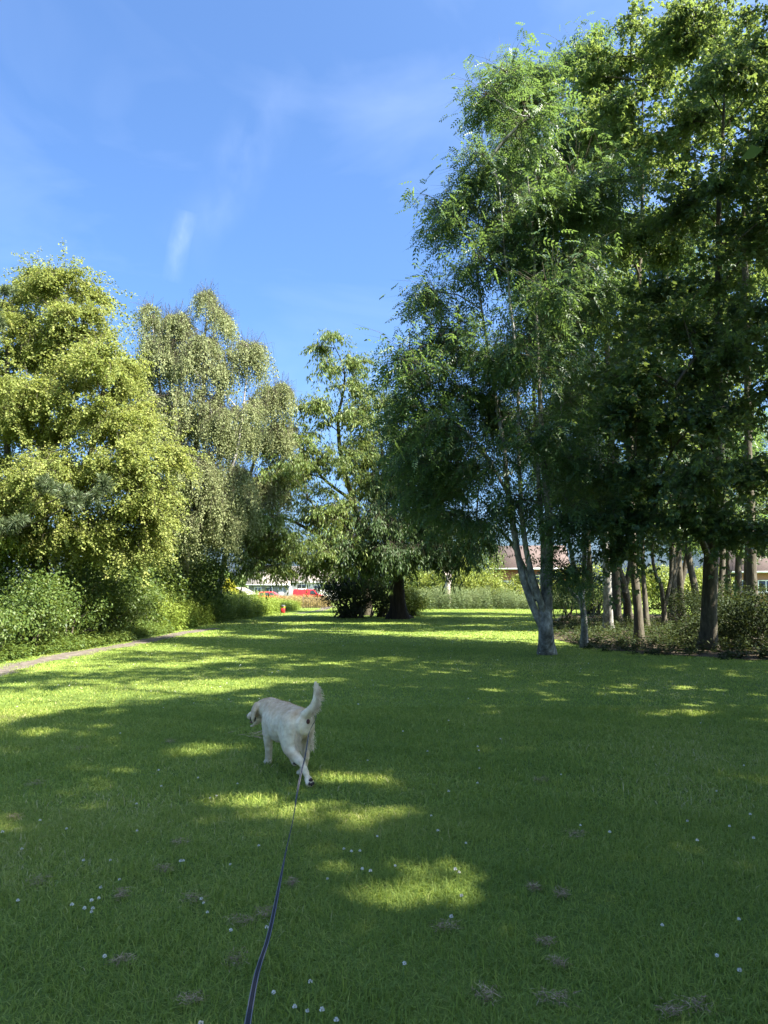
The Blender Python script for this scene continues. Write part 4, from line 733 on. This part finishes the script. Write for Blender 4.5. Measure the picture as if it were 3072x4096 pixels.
def van():
    d = 112; a = at(1174, 2400, d); root = empty('red_van', (a[0], d, -.62), 'red panel van parked beyond the dry grass', 'van'); Lv = 4.55
    prof = [(0, .3), (0, 1.55), (.08, 1.8), (.3, 1.86), (2.9, 1.86), (3.2, 1.78), (3.75, 1.12), (4.4, .98), (4.55, .8), (4.55, .32)]
    profile_body('body', prof, 1.78, REDP, root, .06)
    y = -.89
    def quad(nm, pts, mat, th=.02, par=root):
        n = len(pts); V = [[x, y - .012 + .06 * max(0, z - .9) - th * k, z] for k in (0, 1) for x, z in pts]; me = bpy.data.meshes.new(nm)
        me.from_pydata(V, [], [list(range(n))[::-1], list(range(n, 2 * n))] + [[i, (i + 1) % n, n + (i + 1) % n, n + i] for i in range(n)]); me.materials.append(mat); return link(bpy.data.objects.new(nm, me), par)
    quad('side_window', [(2.62, 1.15), (2.62, 1.68), (3.1, 1.68), (3.5, 1.15)], GLASS); quad('door_seam', [(2.50, .4), (2.50, 1.75), (2.53, 1.75), (2.53, .4)], DGREY, .004); quad('door_seam', [(1.5, .4), (1.5, 1.75), (1.53, 1.75), (1.53, .4)], DGREY, .004)
    quad('side_moulding', [(.7, .62), (.7, .72), (3.2, .72), (3.2, .62)], DGREY, .02); quad('handle', [(2.58, .98), (2.58, 1.03), (2.76, 1.03), (2.76, .98)], DGREY, .03); quad('headlight', [(4.2, .82), (4.15, .95), (4.42, .93), (4.5, .82)], PVC); quad('tail_light', [(.0, .9), (.0, 1.3), (.06, 1.3), (.06, .9)], flat_mat('lamp_red', (.3, .01, .01), .2))
    sl = math.atan2(.66, .55)
    G = Geo(); G.add(np.array([[3.24, -.74, 1.745], [3.24, .74, 1.745], [3.74, .80, 1.15], [3.74, -.80, 1.15]]) + [.03, 0, .02], np.array([[0, 3, 2, 1]])); G.build('windscreen', GLASS, root)
    boxobj('mirror', DGREY, root, 3.25, 3.38, -1.06, -.9, 1.12, 1.32); boxobj('bumper', DGREY, root, 4.5, 4.62, -.8, .8, .3, .55)
    for x in (.85, 3.7):
        for yy in (-.8, .8): wheel(root, x, yy)
van()
def car():
    d = 106; a = at(1030, 2400, d); root = empty('red_car', (a[0], d, -.62), 'red estate car mostly hidden behind the nettles', 'car')
    profile_body('body', [(0, .3), (0, .85), (.15, .95), (3.0, .95), (4.2, .85), (4.3, .6), (4.3, .3)], 1.7, REDP, root, 0, .08)
    profile_body('cabin', [(.1, .94), (.35, 1.46), (.6, 1.52), (2.1, 1.52), (2.4, 1.46), (3.05, .94)], 1.56, REDP, root, .2, .07)
    for x0, x1, x2, x3 in ((.35, .5, 1.05, 1.05), (1.15, 1.15, 1.75, 1.75), (1.85, 1.85, 2.3, 2.75)):
        V = [[x0, -.79, .99], [x1, -.72, 1.41], [x2, -.72, 1.41], [x3, -.79, .99]]; me = bpy.data.meshes.new('side_window'); me.from_pydata(V + [[p[0], p[1] + .05, p[2]] for p in V], [], [(0, 1, 2, 3), (7, 6, 5, 4), (0, 4, 5, 1), (1, 5, 6, 2), (2, 6, 7, 3), (3, 7, 4, 0)]); me.materials.append(GLASS); link(bpy.data.objects.new('side_window', me), root)
    boxobj('headlight', PVC, root, 4.2, 4.33, -.8, -.5, .62, .76); boxobj('tail_light', flat_mat('lamp_red2', (.3, .01, .01), .2), root, -.03, .05, -.83, -.6, .68, .84); boxobj('mirror', REDP, root, 2.75, 2.9, -.98, -.8, .98, 1.1)
    for x in (.8, 3.5):
        for yy in (-.76, .76): wheel(root, x, yy, .3)
car()
def stump():
    b = at(1790, 2400, 54.5); b[2] = 0; root = empty('bleached_stump', b, 'pale bleached dead trunk among the lit shrubs beyond the far weeds', 'tree')
    G = Geo(); P, r = resample([b, b + [0, 0, 1.2], b + [.12, 0, 2.2], b + [.28, 0, 3.1]], [.3, .24, .2, .13], .2); G.add(*tube(P, r, 10, .12)); G.build('trunk', noise_mat('bleached_wood', [(.3, (.2, .16, .13)), (.55, (.5, .43, .38)), (.8, (.62, .56, .5))], scale=7, stretch=(1, 1, .3), bump=.5), root, True, b)
    G = Geo(); P, r = resample([b + [.1, 0, 2.0], b + [-.2, -.1, 2.6], b + [-.35, -.1, 2.9]], [.1, .07, .03], .2); G.add(*tube(P, r, 6)); G.build('branch', bpy.data.materials['bleached_wood'], root, True, b)
stump()

# ------------------------------------------------------------------ lawn grass, clover, straw
def blades(x, y, h, w, lean, g, mat, name, seg=2, bias=0):
    n = len(x); az = g.uniform(0, 6.283, n); la = g.uniform(0, 6.283, n); ll = np.abs(g.normal(0, lean, n))
    z = gz(y); b = np.stack([x, y, z], 1); sd = np.stack([np.cos(az), np.sin(az), 0 * az], 1) * (w / 2)[:, None]
    ld = np.stack([np.cos(la), np.sin(la), 0 * la], 1) * (ll * h)[:, None]; up = np.stack([0 * h, 0 * h, h], 1)
    tip = b + up * (1 / np.sqrt(1 + ll ** 2))[:, None] + ld
    pn = np.sin(x * .9 + 1.3 * np.sin(y * .7)) * np.cos(y * .8 + np.sin(x * .6)) + .6 * np.sin(x * 2.3 + y * 1.7) * np.sin(y * 2.9 - x)
    A = np.clip(0.46 + bias + 0.17 * pn + g.normal(0, .2, n), 0, 1)
    if seg == 1:
        V = np.stack([b - sd, b + sd, tip], 1).reshape(-1, 3); T = np.arange(3 * n).reshape(-1, 3); a = np.repeat(A, 3)
    else:
        md = b + up * .55 + ld * .32
        V = np.stack([b - sd, b + sd, md + sd * .75, md - sd * .75, tip], 1).reshape(-1, 3); i = np.arange(n)[:, None] * 5
        T = np.concatenate([i + np.array([[0, 1, 2]]), i + np.array([[0, 2, 3]]), i + np.array([[3, 2, 4]])]); a = np.repeat(A, 5)
    o = mesh_np(name, V, T, M[mat], None, a); return o
def lawn_pts(y0, y1, n, g, marg=1.15):
    y = np.sqrt(g.uniform(y0 ** 2, y1 ** 2, n)); x = g.uniform(-1, 1, n) * (0.52 * y * marg + .35)
    k = (path_dist(x, y) > .19 + .11 * np.sin(y * 1.3 + x) + .08 * np.sin(y * 5.3) + g.normal(0, .05, n)) & (x > -9.2); x, y = x[k], y[k]
    return x, y
def clumpy(x, y):
    return np.clip(.5 + .35 * np.sin(x * 3.1 + 2 * np.sin(y * 2.2)) * np.sin(y * 3.7 + np.sin(x * 2.7)) + .3 * np.sin(x * 9 + y * 4) * np.sin(y * 8 - x * 3), 0, 1)
g = np.random.default_rng(90)
x, y = lawn_pts(2.2, 5.2, 110000, g); c = clumpy(x, y)
o = blades(x, y, .024 + .036 * c * g.uniform(.5, 1.4, len(x)), g.uniform(.0028, .0055, len(x)), 1.5, g, 'grass', 'lawn_grass'); tag(o, 'short mown grass blades of the near lawn', 'grass', None, 'stuff')
x, y = lawn_pts(5.2, 9.5, 125000, g); c = clumpy(x, y)
o = blades(x, y, .024 + .036 * c * g.uniform(.5, 1.4, len(x)), g.uniform(.005, .010, len(x)), 1.4, g, 'grass', 'lawn_grass', 2); tag(o, 'short mown grass blades around the dog', 'grass', None, 'stuff')
x, y = lawn_pts(9.5, 20, 150000, g); k = ~((y > 15.5) & (x > np.interp(y, WX, WY) + .25)); x, y = x[k], y[k]; c = clumpy(x, y)
o = blades(x, y, .02 + .028 * c * g.uniform(.5, 1.3, len(x)), g.uniform(.011, .022, len(x)), 1.2, g, 'grass', 'lawn_grass', 1); tag(o, 'short mown grass blades of the middle lawn', 'grass', None, 'stuff')
x, y = lawn_pts(20, 52, 170000, g); k = ~((x > np.interp(y, WX, WY) + .25) & (y < 40)); x, y = x[k], y[k]; c = clumpy(x, y)
o = blades(x, y, .02 + .028 * c * g.uniform(.5, 1.3, len(x)), g.uniform(.025, .055, len(x)), 1.0, g, 'grass', 'lawn_grass', 1); tag(o, 'short mown grass blades of the far lawn', 'grass', None, 'stuff')
# longer uncut blades here and there
x, y = lawn_pts(2.3, 7, 9000, g); c = clumpy(x * .7 + 3, y * .7); k = c > .62; x, y = x[k], y[k]
o = blades(x, y, g.uniform(.045, .09, len(x)), g.uniform(.004, .007, len(x)), .5, g, 'grass', 'tall_grass', 2, .08); tag(o, 'longer uncut grass blades in tufts over the near lawn', 'grass', None, 'stuff')

CLV = flat_mat('clover_petal', (0.72, 0.70, 0.64), .7, .2); CST = flat_mat('clover_stem', (0.10, 0.17, 0.04), .6)
def clover_mesh():
    G = Geo(); g = np.random.default_rng(4); n = 46; d = rand_dirs(n, g); d[:, 2] = np.abs(d[:, 2]) * 1.1 - .25; d = nrmz(d)
    v, T, a = leaf_geo(d * .002, d, rand_dirs(n, g), np.full(n, .0068), np.full(n, .004), np.zeros(n), .3, 0); G.add(v, T)
    return G.build('clover_head', CLV)
def clovers():
    pts = [(x / 1.08, 3200 + y / 1.08) for x, y in [(11, 138), (288, 124), (173, 87), (592, 133), (361, 260), (477, 260), (516, 344), (435, 377), (427, 424), (395, 434), (365, 468), (401, 468), (396, 484), (311, 452), (870, 427), (880, 445), (896, 485), (781, 263), (793, 262), (995, 278), (1118, 197), (1152, 550), (997, 563), (452, 676), (1341, 785), (1182, 832), (1273, 893), (1328, 911), (1391, 906), (1453, 950), (868, 965), (1415, 340), (1565, 298), (1600, 306), (1630, 157), (1555, 219), (1518, 222), (1486, 211), (77, 434), (95, 211)]]
    pts += [(1536 + x / 1.08, 3200 + y / 1.08) for x, y in [(204, 68), (233, 132), (354, 186), (48, 285), (308, 299), (325, 312), (291, 503), (88, 707), (335, 413), (849, 109), (975, 138), (1311, 91), (1493, 113), (1353, 174), (1597, 164), (1582, 62), (1533, 515), (1438, 673), (1536, 735), (1202, 540)]]
    pts += [(1536 + x / 1.08, 2400 + y / 1.08) for x, y in [(404, 790), (412, 727), (280, 826), (410, 650), (405, 633), (188, 653), (503, 600), (765, 754), (1437, 826), (1555, 715), (1368, 531), (279, 521), (82, 567)]]
    pts += [(x / 1.08, 2400 + y / 1.08) for x, y in [(685, 735), (697, 804), (908, 855), (936, 846), (1026, 793), (856, 768), (1588, 693), (590, 880), (520, 575)]]
    proto = clover_mesh(); me = proto.data; bpy.data.objects.remove(proto)
    st = Geo(); st.add(*tube(np.array([[0, 0, -.09], [.004, 0, -.04], [0, 0, .001]]), [.0016, .0014, .0012], 4)); so = st.build('stem', CST); sm = so.data; bpy.data.objects.remove(so)
    g = np.random.default_rng(8)
    for x, y in pts:
        r = ray(x, y); zt = g.uniform(.045, .065); t = -(EYE - zt) / r[2]; p = r * t + np.array([0, 0, EYE])
        e = empty('clover_flower', (p[0], p[1], 0), 'small white clover flower scattered in the short grass of the near lawn', 'flower', 'white clover flowers in the near lawn')
        for nm, m in (('flower_head', me), ('stem', sm)):
            o = bpy.data.objects.new(nm, m); link(o, e); o.location = (0, 0, zt); o.scale = (1, 1, zt / .09) if nm == 'stem' else (g.uniform(.85, 1.25),) * 3
            o.rotation_euler.z = g.uniform(0, 6)
    # far uncountable ones as one mesh
    n = 520; y = np.sqrt(g.uniform(9 ** 2, 30 ** 2, n)); x = g.uniform(-.5, .28, n) * y; k = (path_dist(x, y) > .8) & (x > -7.6) & (np.sin(x * .8 + y * .35) + g.normal(0, .5, n) > -.1); x, y = x[k], y[k]; n = len(x)
    G = Geo()
    for i in range(n):
        d = rand_dirs(7, g); d[:, 2] = np.abs(d[:, 2]); s = g.uniform(.8, 1.3); v, T, a = leaf_geo(np.array([x[i], y[i], .06]) + d * .003, d, rand_dirs(7, g), np.full(7, .010 * s), np.full(7, .008 * s), np.zeros(7), .3, 0); G.add(v, T)
    o = G.build('clover_carpet', CLV); tag(o, 'tiny white clover flowers dotting the lawn further off', 'flowers', None, 'stuff')
clovers()
def straws():
    g = np.random.default_rng(9)
    spots = [(657, 3492, .07), (773, 3612, .10), (481, 3598, .08), (148, 3543, .13), (963, 3705, .11), (1062, 3672, .07), (944, 3862, .10), (486, 3867, .07), (759, 4024, .10), (722, 3385, .10), (55, 3283, .09), (1167, 3552, .06), (2180, 3788, .08), (2235, 3876, .07), (2795, 4047, .11), (1781, 3728, .08), (2249, 3593, .07), (2304, 3348, .08), (1943, 4001, .08), (2221, 4015, .09), (2138, 3570, .07), (2684, 4070, .07), (315, 3006, .13), (139, 3145, .12), (680, 2974, .12), (2164, 3130, .09)]
    for q, (px, py, r) in enumerate(spots):
        c = gr(px, py); n = 110; an = g.uniform(.18, .4, 2); b = np.stack([np.clip(g.normal(0, 1, n), -1.7, 1.7) * r * an[0], np.clip(g.normal(0, 1, n), -1.7, 1.7) * r * an[1], g.uniform(.012, .04, n)], 1); az = g.uniform(0, 6.28, n); D = np.stack([np.cos(az), np.sin(az), g.uniform(-.25, .35, n)], 1)
        v, T, a = leaf_geo(b, D, np.tile([0, 0, 1.0], (n, 1)) + g.normal(0, .3, (n, 3)), g.uniform(.015, .045, n), np.full(n, .0028), g.uniform(0, 1, n), 0, 0)
        o = mesh_np('straw_clump', v, T, M['straw'], None, a); o.location = (c[0], c[1], 0); tag(o, 'small brown tuft of dried grass clippings lying on the near lawn', 'dry clippings', 'clumps of dried grass clippings on the near lawn')
    c = gr(1012, 2962); n = 40; b = np.stack([g.normal(0, .10, n), g.normal(0, .03, n), g.uniform(.03, .09, n)], 1); az = g.normal(0, .5, n); D = np.stack([np.cos(az), np.sin(az), g.uniform(-.2, .3, n)], 1)
    v, T, a = leaf_geo(b, D, np.tile([0, 0, 1.0], (n, 1)) + g.normal(0, .3, (n, 3)), g.uniform(.08, .2, n), np.full(n, .008), g.uniform(.4, 1, n), 0, 0)
    o = mesh_np('straw_heap', v, T, M['straw'], None, a); o.location = (c[0], c[1], 0); tag(o, "pale little heap of dry stalks just left of the dog's front paw", 'dry stalks')
straws()

# ------------------------------------------------------------------ the dog
HIP = np.array([-.68, 6.03, 0.0]); HU = nrmz(np.array([-.512, .859, 0])); HL = np.array([-HU[1], HU[0], 0])
DK = 0.94
def dw(a, b, z): return HIP + (HU * a + HL * b + np.array([0, 0, z])) * DK
def dog():
    root = empty('dog', HIP, 'pale yellow labrador-like dog walking away with raised tail and open mouth on a lead', 'dog'); root.scale = (DK, DK, DK)
    G = Geo(); u8, v8 = 16, 10
    th = np.linspace(0, math.pi, v8 + 1); ph = np.linspace(0, 2 * math.pi, u8, endpoint=False)
    sph = np.stack([np.sin(th)[:, None] * np.cos(ph), np.sin(th)[:, None] * np.sin(ph), np.cos(th)[:, None] * np.ones(u8)], -1).reshape(-1, 3)
    ii = (np.arange(v8)[:, None] * u8 + np.arange(u8)[None]).reshape(-1, 1); jj = (np.arange(v8)[:, None] * u8 + (np.arange(u8)[None] + 1) % u8).reshape(-1, 1)
    SQ = np.concatenate([ii, ii + u8, jj + u8, jj], 1)
    def ball(a, b, z, ra, rb=None, rz=None):
        rb = rb or ra; rz = rz or ra; loc = sph * np.array([ra, rb, rz]); V = dw(0, 0, 0)[None] * 0 + np.array([a, b, z]) + loc; G.add(V, SQ)
    def chain(pts, step=.018):
        for p, q in zip(pts[:-1], pts[1:]):
            p = np.array(p); q = np.array(q); n = max(2, int(np.linalg.norm((p - q)[:3]) / step))
            for t in np.linspace(0, 1, n):
                s = p + (q - p) * (t * t * (3 - 2 * t) * .35 + t * .65); ball(*s)
    # a, b, z, r_along, r_lateral, r_vertical
    chain([(-.115, 0, .455, .05, .085, .09), (-.03, 0, .455, .08, .135, .13), (.10, 0, .44, .08, .140, .145), (.24, 0, .415, .08, .162, .172), (.36, 0, .41, .08, .162, .18), (.47, 0, .42, .08, .142, .168), (.55, 0, .44, .07, .115, .135)])
    for s in (-1, 1): ball(.40, s * .075, .49, .10, .05, .085); ball(.0, s * .07, .50, .10, .055, .07)
    chain([(.50, 0, .475, .08, .11, .115), (.62, .005, .49, .07, .096, .102), (.71, .012, .485, .07, .082, .09)])
    chain([(.74, .02, .478, .088, .086, .083), (.80, .035, .455, .066, .068, .064)])
    for s in (-1, 1): ball(.775, .03 + s * .045, .425, .04, .03, .035)
    chain([(.82, .045, .436, .052, .05, .046), (.888, .078, .395, .043, .042, .036), (.908, .088, .385, .028, .035, .03)])
    chain([(.775, .035, .385, .04, .036, .034), (.835, .062, .328, .027, .03, .017), (.87, .08, .302, .02, .024, .012)])
    # ears
    chain([(.725, .098, .52, .048, .017, .022), (.73, .124, .465, .052, .016, .03), (.745, .126, .405, .042, .014, .03), (.76, .116, .368, .02, .011, .02)], .012)
    chain([(.745, -.06, .515, .045, .016, .02), (.765, -.085, .46, .045, .014, .03), (.785, -.08, .405, .03, .012, .03)], .012)
    # left front leg
    chain([(.47, .085, .40, .085, .055, .10), (.445, .095, .31, .062, .048, .06), (.455, .09, .26, .046, .042, .05), (.50, .062, .15, .034, .034, .04), (.545, .045, .075, .03, .032, .03), (.558, .04, .04, .036, .036, .03), (.585, .04, .025, .036, .036, .024)])
    # right front leg, lifted, paw folded back
    chain([(.47, -.085, .40, .085, .055, .10), (.43, -.095, .31, .06, .048, .06), (.40, -.095, .26, .045, .04, .05), (.37, -.095, .165, .034, .034, .04), (.345, -.095, .115, .03, .033, .03), (.305, -.095, .085, .034, .036, .034), (.285, -.095, .068, .026, .036, .034)])
    # left hind leg, pushed back
    chain([(.01, .08, .43, .135, .075, .125), (.01, .09, .35, .125, .07, .10), (-.02, .09, .275, .092, .058, .08), (-.09, .08, .222, .058, .047, .055), (-.20, .062, .175, .034, .030, .036), (-.225, .056, .155, .032, .027, .034), (-.262, .047, .10, .025, .027, .03), (-.292, .041, .058, .03, .034, .03), (-.315, .039, .035, .026, .038, .032)])
    # right hind leg, under the body
    chain([(.01, -.075, .43, .12, .06, .12), (.05, -.085, .345, .105, .055, .09), (.075, -.085, .28, .072, .048, .065), (.03, -.078, .215, .046, .038, .045), (-.02, -.065, .165, .034, .028, .034), (0, -.058, .10, .026, .027, .03), (.025, -.052, .05, .03, .033, .028), (.06, -.05, .026, .037, .036, .025)])
    ball(.09, .10, .40, .09, .045, .1); ball(.12, 0, .36, .1, .085, .06)
    # tail
    TAIL = [(-.10, 0, .52, .05, .05, .05), (-.165, -.012, .565, .038, .038, .038), (-.225, -.03, .615, .034, .034, .034), (-.252, -.042, .68, .03, .03, .03), (-.25, -.045, .755, .024, .024, .024), (-.238, -.038, .815, .012, .012, .012)]
    chain(TAIL, .012)
    V = np.concatenate(G.V); Q = np.concatenate(G.T); rot = np.stack([HU, HL, np.array([0, 0, 1.0])], 0)
    Vw = V @ rot
    me = bpy.data.meshes.new('dog_raw'); me.from_pydata(Vw.tolist(), [], Q.tolist()); me.update()
    tmp = bpy.data.objects.new('dog_raw', me); COL.objects.link(tmp)
    rm = tmp.modifiers.new('r', 'REMESH'); rm.mode = 'VOXEL'; rm.voxel_size = 0.009
    sm = tmp.modifiers.new('s', 'SMOOTH'); sm.factor = .5; sm.iterations = 4
    dg = bpy.context.evaluated_depsgraph_get(); dg.update(); nm = bpy.data.meshes.new_from_object(tmp.evaluated_get(dg)); bpy.data.objects.remove(tmp)
    nm.name = 'body'
    # coat colour follows the dog's own markings: warmer biscuit on back, ears and hocks, cream elsewhere
    co = np.zeros(len(nm.vertices) * 3, np.float32); nm.vertices.foreach_get('co', co); co = co.reshape(-1, 3); loc = co @ rot.T
    nrm = np.zeros(len(nm.vertices) * 3, np.float32); nm.vertices.foreach_get('normal', nrm); nrm = nrm.reshape(-1, 3)
    a_, b_, z_ = loc.T
    warm = np.clip((z_ - .46) / .09, 0, 1) * (a_ > -.12) * .85 + np.clip(1 - np.hypot((a_ - .745) / .07, (z_ - .45) / .09), 0, 1) * (np.abs(b_) > .07) * 1.1 + np.clip(1 - np.hypot((a_ + .1) / .13, (z_ - .22) / .06), 0, 1) * .8 + np.clip((a_ - .62) / .1, 0, 1) * .35
    warm = np.clip(warm + .16 * np.sin(a_ * 37 + b_ * 21) * np.sin(z_ * 31 + a_ * 9) + .12 * np.sin(a_ * 61 - z_ * 40) * np.sin(b_ * 55 + z_ * 23), 0, 1)
    at_ = nm.attributes.new('rnd', 'FLOAT', 'POINT'); at_.data.foreach_set('value', warm.astype(np.float32))
    nm.polygons.foreach_set('use_smooth', np.ones(len(nm.polygons), bool))
    m, nt, N, L, p = node_mat('dog_coat'); at2 = N.new('ShaderNodeAttribute'); at2.attribute_name = 'rnd'; rp = ramp(N, [(0, (0.86, 0.73, 0.54)), (.5, (0.78, 0.60, 0.40)), (1, (0.60, 0.42, 0.26))]); L.new(at2.outputs['Fac'], rp.inputs[0])
    tc = N.new('ShaderNodeTexCoord'); nz = N.new('ShaderNodeTexNoise'); nz.inputs['Scale'].default_value = 24; nz.inputs['Detail'].default_value = 6; L.new(tc.outputs['Object'], nz.inputs['Vector']); nr = ramp(N, [(.3, (.72, .65, .56)), (.6, (1, 1, 1))]); L.new(nz.outputs[0], nr.inputs[0])
    mx = N.new('ShaderNodeMix'); mx.data_type = 'RGBA'; mx.blend_type = 'MULTIPLY'; mx.inputs[0].default_value = .75; L.new(rp.outputs[0], mx.inputs[6]); L.new(nr.outputs[0], mx.inputs[7]); L.new(mx.outputs[2], p.inputs['Base Color'])
    n2 = N.new('ShaderNodeTexNoise'); n2.inputs['Scale'].default_value = 16; n2.inputs['Detail'].default_value = 6; L.new(tc.outputs['Object'], n2.inputs['Vector'])
    bp = N.new('ShaderNodeBump'); bp.inputs['Strength'].default_value = .6; bp.inputs['Distance'].default_value = .02; L.new(n2.outputs[0], bp.inputs['Height']); L.new(bp.outputs[0], p.inputs['Normal'])
    p.inputs['Roughness'].default_value = .85; p.inputs['Specular IOR Level'].default_value = .15; p.inputs['Sheen Weight'].default_value = .25
    nm.materials.clear(); nm.materials.append(m); body = bpy.data.objects.new('body', nm); link(body, root)
    # fur: short flat strands over the whole coat, long feathering under the tail and on the thighs
    g = np.random.default_rng(12); nv = len(co); idx = g.integers(0, nv, 26000); B = co[idx]; Nn = nrm[idx]; la = loc[idx]
    flow = np.tile(-HU * .8 + np.array([0, 0, -.55]), (len(idx), 1)); istail = (la[:, 2] > .56) & (la[:, 0] < -.13)
    flow[istail] = np.array([0, 0, .6]) - HU * .3
    D = nrmz(flow - Nn * (flow * Nn).sum(1)[:, None] + Nn * .35 + g.normal(0, .2, B.shape)); Lh = g.uniform(.006, .013, len(idx))
    Lh = np.where((la[:, 0] > .7), Lh * .5, Lh)
    v, T, a = leaf_geo(B - Nn * .001, D, Nn, Lh, np.full(len(idx), .0032), np.clip(warm[idx] + g.normal(0, .12, len(idx)), 0, 1), 0, 0)
    GF = Geo(); GF.add(v, T, a)
    n = 800; t = g.uniform(0.12, .95, n); TP = np.array([q[:3] for q in TAIL]); s = t * (len(TP) - 1); i0 = np.minimum(s.astype(int), len(TP) - 2); f = (s - i0)[:, None]; P = TP[i0] * (1 - f) + TP[i0 + 1] * f
    Pw = P @ rot; back = -HU * .7 - HL * .35; ln = .05 * np.sin(np.clip(t, 0, 1) * math.pi) ** .7 * g.uniform(.5, 1.1, n)
    D = nrmz(back + np.array([0, 0, -.35]) + g.normal(0, .28, (n, 3))); v, T, a = leaf_geo(Pw + g.normal(0, .012, (n, 3)), D, g.normal(0, 1, (n, 3)), ln + .015, np.full(n, .0045), np.clip(g.normal(.05, .1, n), 0, 1), 0, .15); GF.add(v, T, a)
    n = 700; side = g.choice([-1, 1], n); P = np.stack([-.10 + g.normal(0, .015, n), side * g.uniform(.03, .09, n), g.uniform(.26, .42, n)], 1) @ rot; D = nrmz(-HU * .8 + np.array([0, 0, -.8]) + g.normal(0, .25, (n, 3)))
    v, T, a = leaf_geo(P, D, g.normal(0, 1, (n, 3)), g.uniform(.025, .055, n), np.full(n, .004), np.clip(g.normal(.1, .1, n), 0, 1), 0, .1); GF.add(v, T, a)
    fo = GF.build('fur', m, root, attr=True); fo['kind'] = 'stuff'
    DARK = flat_mat('dark_skin', (0.035, 0.022, 0.02), .5); PINK = flat_mat('mouth_pink', (0.16, 0.05, 0.045), .35)
    def blob(name, mat, a, b, z, ra, rb, rz): 
        V = (sph * np.array([ra, rb, rz]) + np.array([a, b, z])) @ rot; return mesh_np(name, V, SQ, mat, root, smooth=True)
    blob('nose', DARK, .932, .098, .39, .014, .02, .016)
    blob('mouth', DARK, .845, .068, .372, .05, .046, .036); blob('tongue', PINK, .86, .085, .338, .035, .026, .008)
    blob('eye', DARK, .815, .088, .475, .01, .008, .01); blob('eye', DARK, .835, -.01, .475, .01, .008, .01)
    blob('anus', flat_mat('skin_brown', (.10, .035, .03), .7), -.168, -.01, .49, .010, .016, .02)
    # pads of the pushed-off hind paw and of the lifted front paw
    for (a, b, z, r1, r2, r3) in [(-.338, .040, .065, .009, .02, .014), (-.342, .022, .036, .009, .010, .013), (-.346, .038, .03, .009, .010, .014), (-.342, .055, .036, .009, .010, .013)]: blob('paw_pad', DARK, a, b, z, r1, r2, r3)
    for (a, b, z, r1, r2, r3) in [(.268, -.095, .088, .009, .018, .013), (.257, -.112, .062, .009, .009, .012), (.256, -.095, .056, .009, .009, .012), (.257, -.078, .062, .009, .009, .012)]: blob('paw_pad', DARK, a, b, z, r1, r2, r3)
dog()
def lead():
    K = [(np.array([-.12, .62, 1.08]))] + [at(*q) for q in [(988, 4110, 1.66), (1028, 3894, 2.2), (1074, 3746, 2.7), (1106, 3598, 3.2), (1144, 3404, 4.0), (1171, 3283, 4.5), (1191, 3160, 4.95), (1206, 3087, 5.25), (1218, 3037, 5.45), (1227, 2989, 5.62), (1237, 2928, 5.78)]] + [dw(-.10, -.115, .50), dw(0, -.135, .545), dw(.2, -.165, .50), dw(.4, -.165, .50), dw(.60, -.115, .52)]
    P, _ = resample(K, np.ones(len(K)), .06); n = len(P); t = nrmz(np.gradient(P, axis=0)); s = np.linspace(0, 1, n)
    tw = np.interp(P[:, 1], [0.6, 1.6, 3.0, 4.1, 4.6, 5.1, 5.7, 6.1], [0, .1, .25, 1.15, 1.3, .5, 1.0, 1.4])
    side = nrmz(np.cross(t, np.array([0, 0, 1.0]))); up = np.cross(side, t); wd = side * np.cos(tw)[:, None] + up * np.sin(tw)[:, None]; nn = np.cross(t, wd)
    root = empty('dog_lead', P[0], 'long dark blue flat webbing lead running from the viewer to the dog', 'dog lead')
    def strap(name, mat, hw, th, off, par, lift=0):
        V = np.stack([P + wd * (off - hw) + nn * (th + lift), P + wd * (off + hw) + nn * (th + lift), P + wd * (off + hw) - nn * (th + lift), P + wd * (off - hw) - nn * (th + lift)], 1).reshape(-1, 3); i = np.arange(n - 1)[:, None] * 4
        T = np.concatenate([i + np.array([[a, b, b + 4, a + 4]]) for a, b in ((0, 1), (1, 2), (2, 3), (3, 0))]); return mesh_np(name, V, T, mat, par, origin=P[0] if par is root else P[0])
    w = strap('webbing', noise_mat('navy_strap', [(.3, (.02, .021, .028)), (.7, (.038, .04, .05))], scale=300, bump=.4), .0078, .0011, 0, root)
    for o_ in (-.0064, .0064): strap('edge_stripe', flat_mat('pale_stripe', (.17, .175, .20), .7), .0012, .0004, o_, root, .0011)
lead()
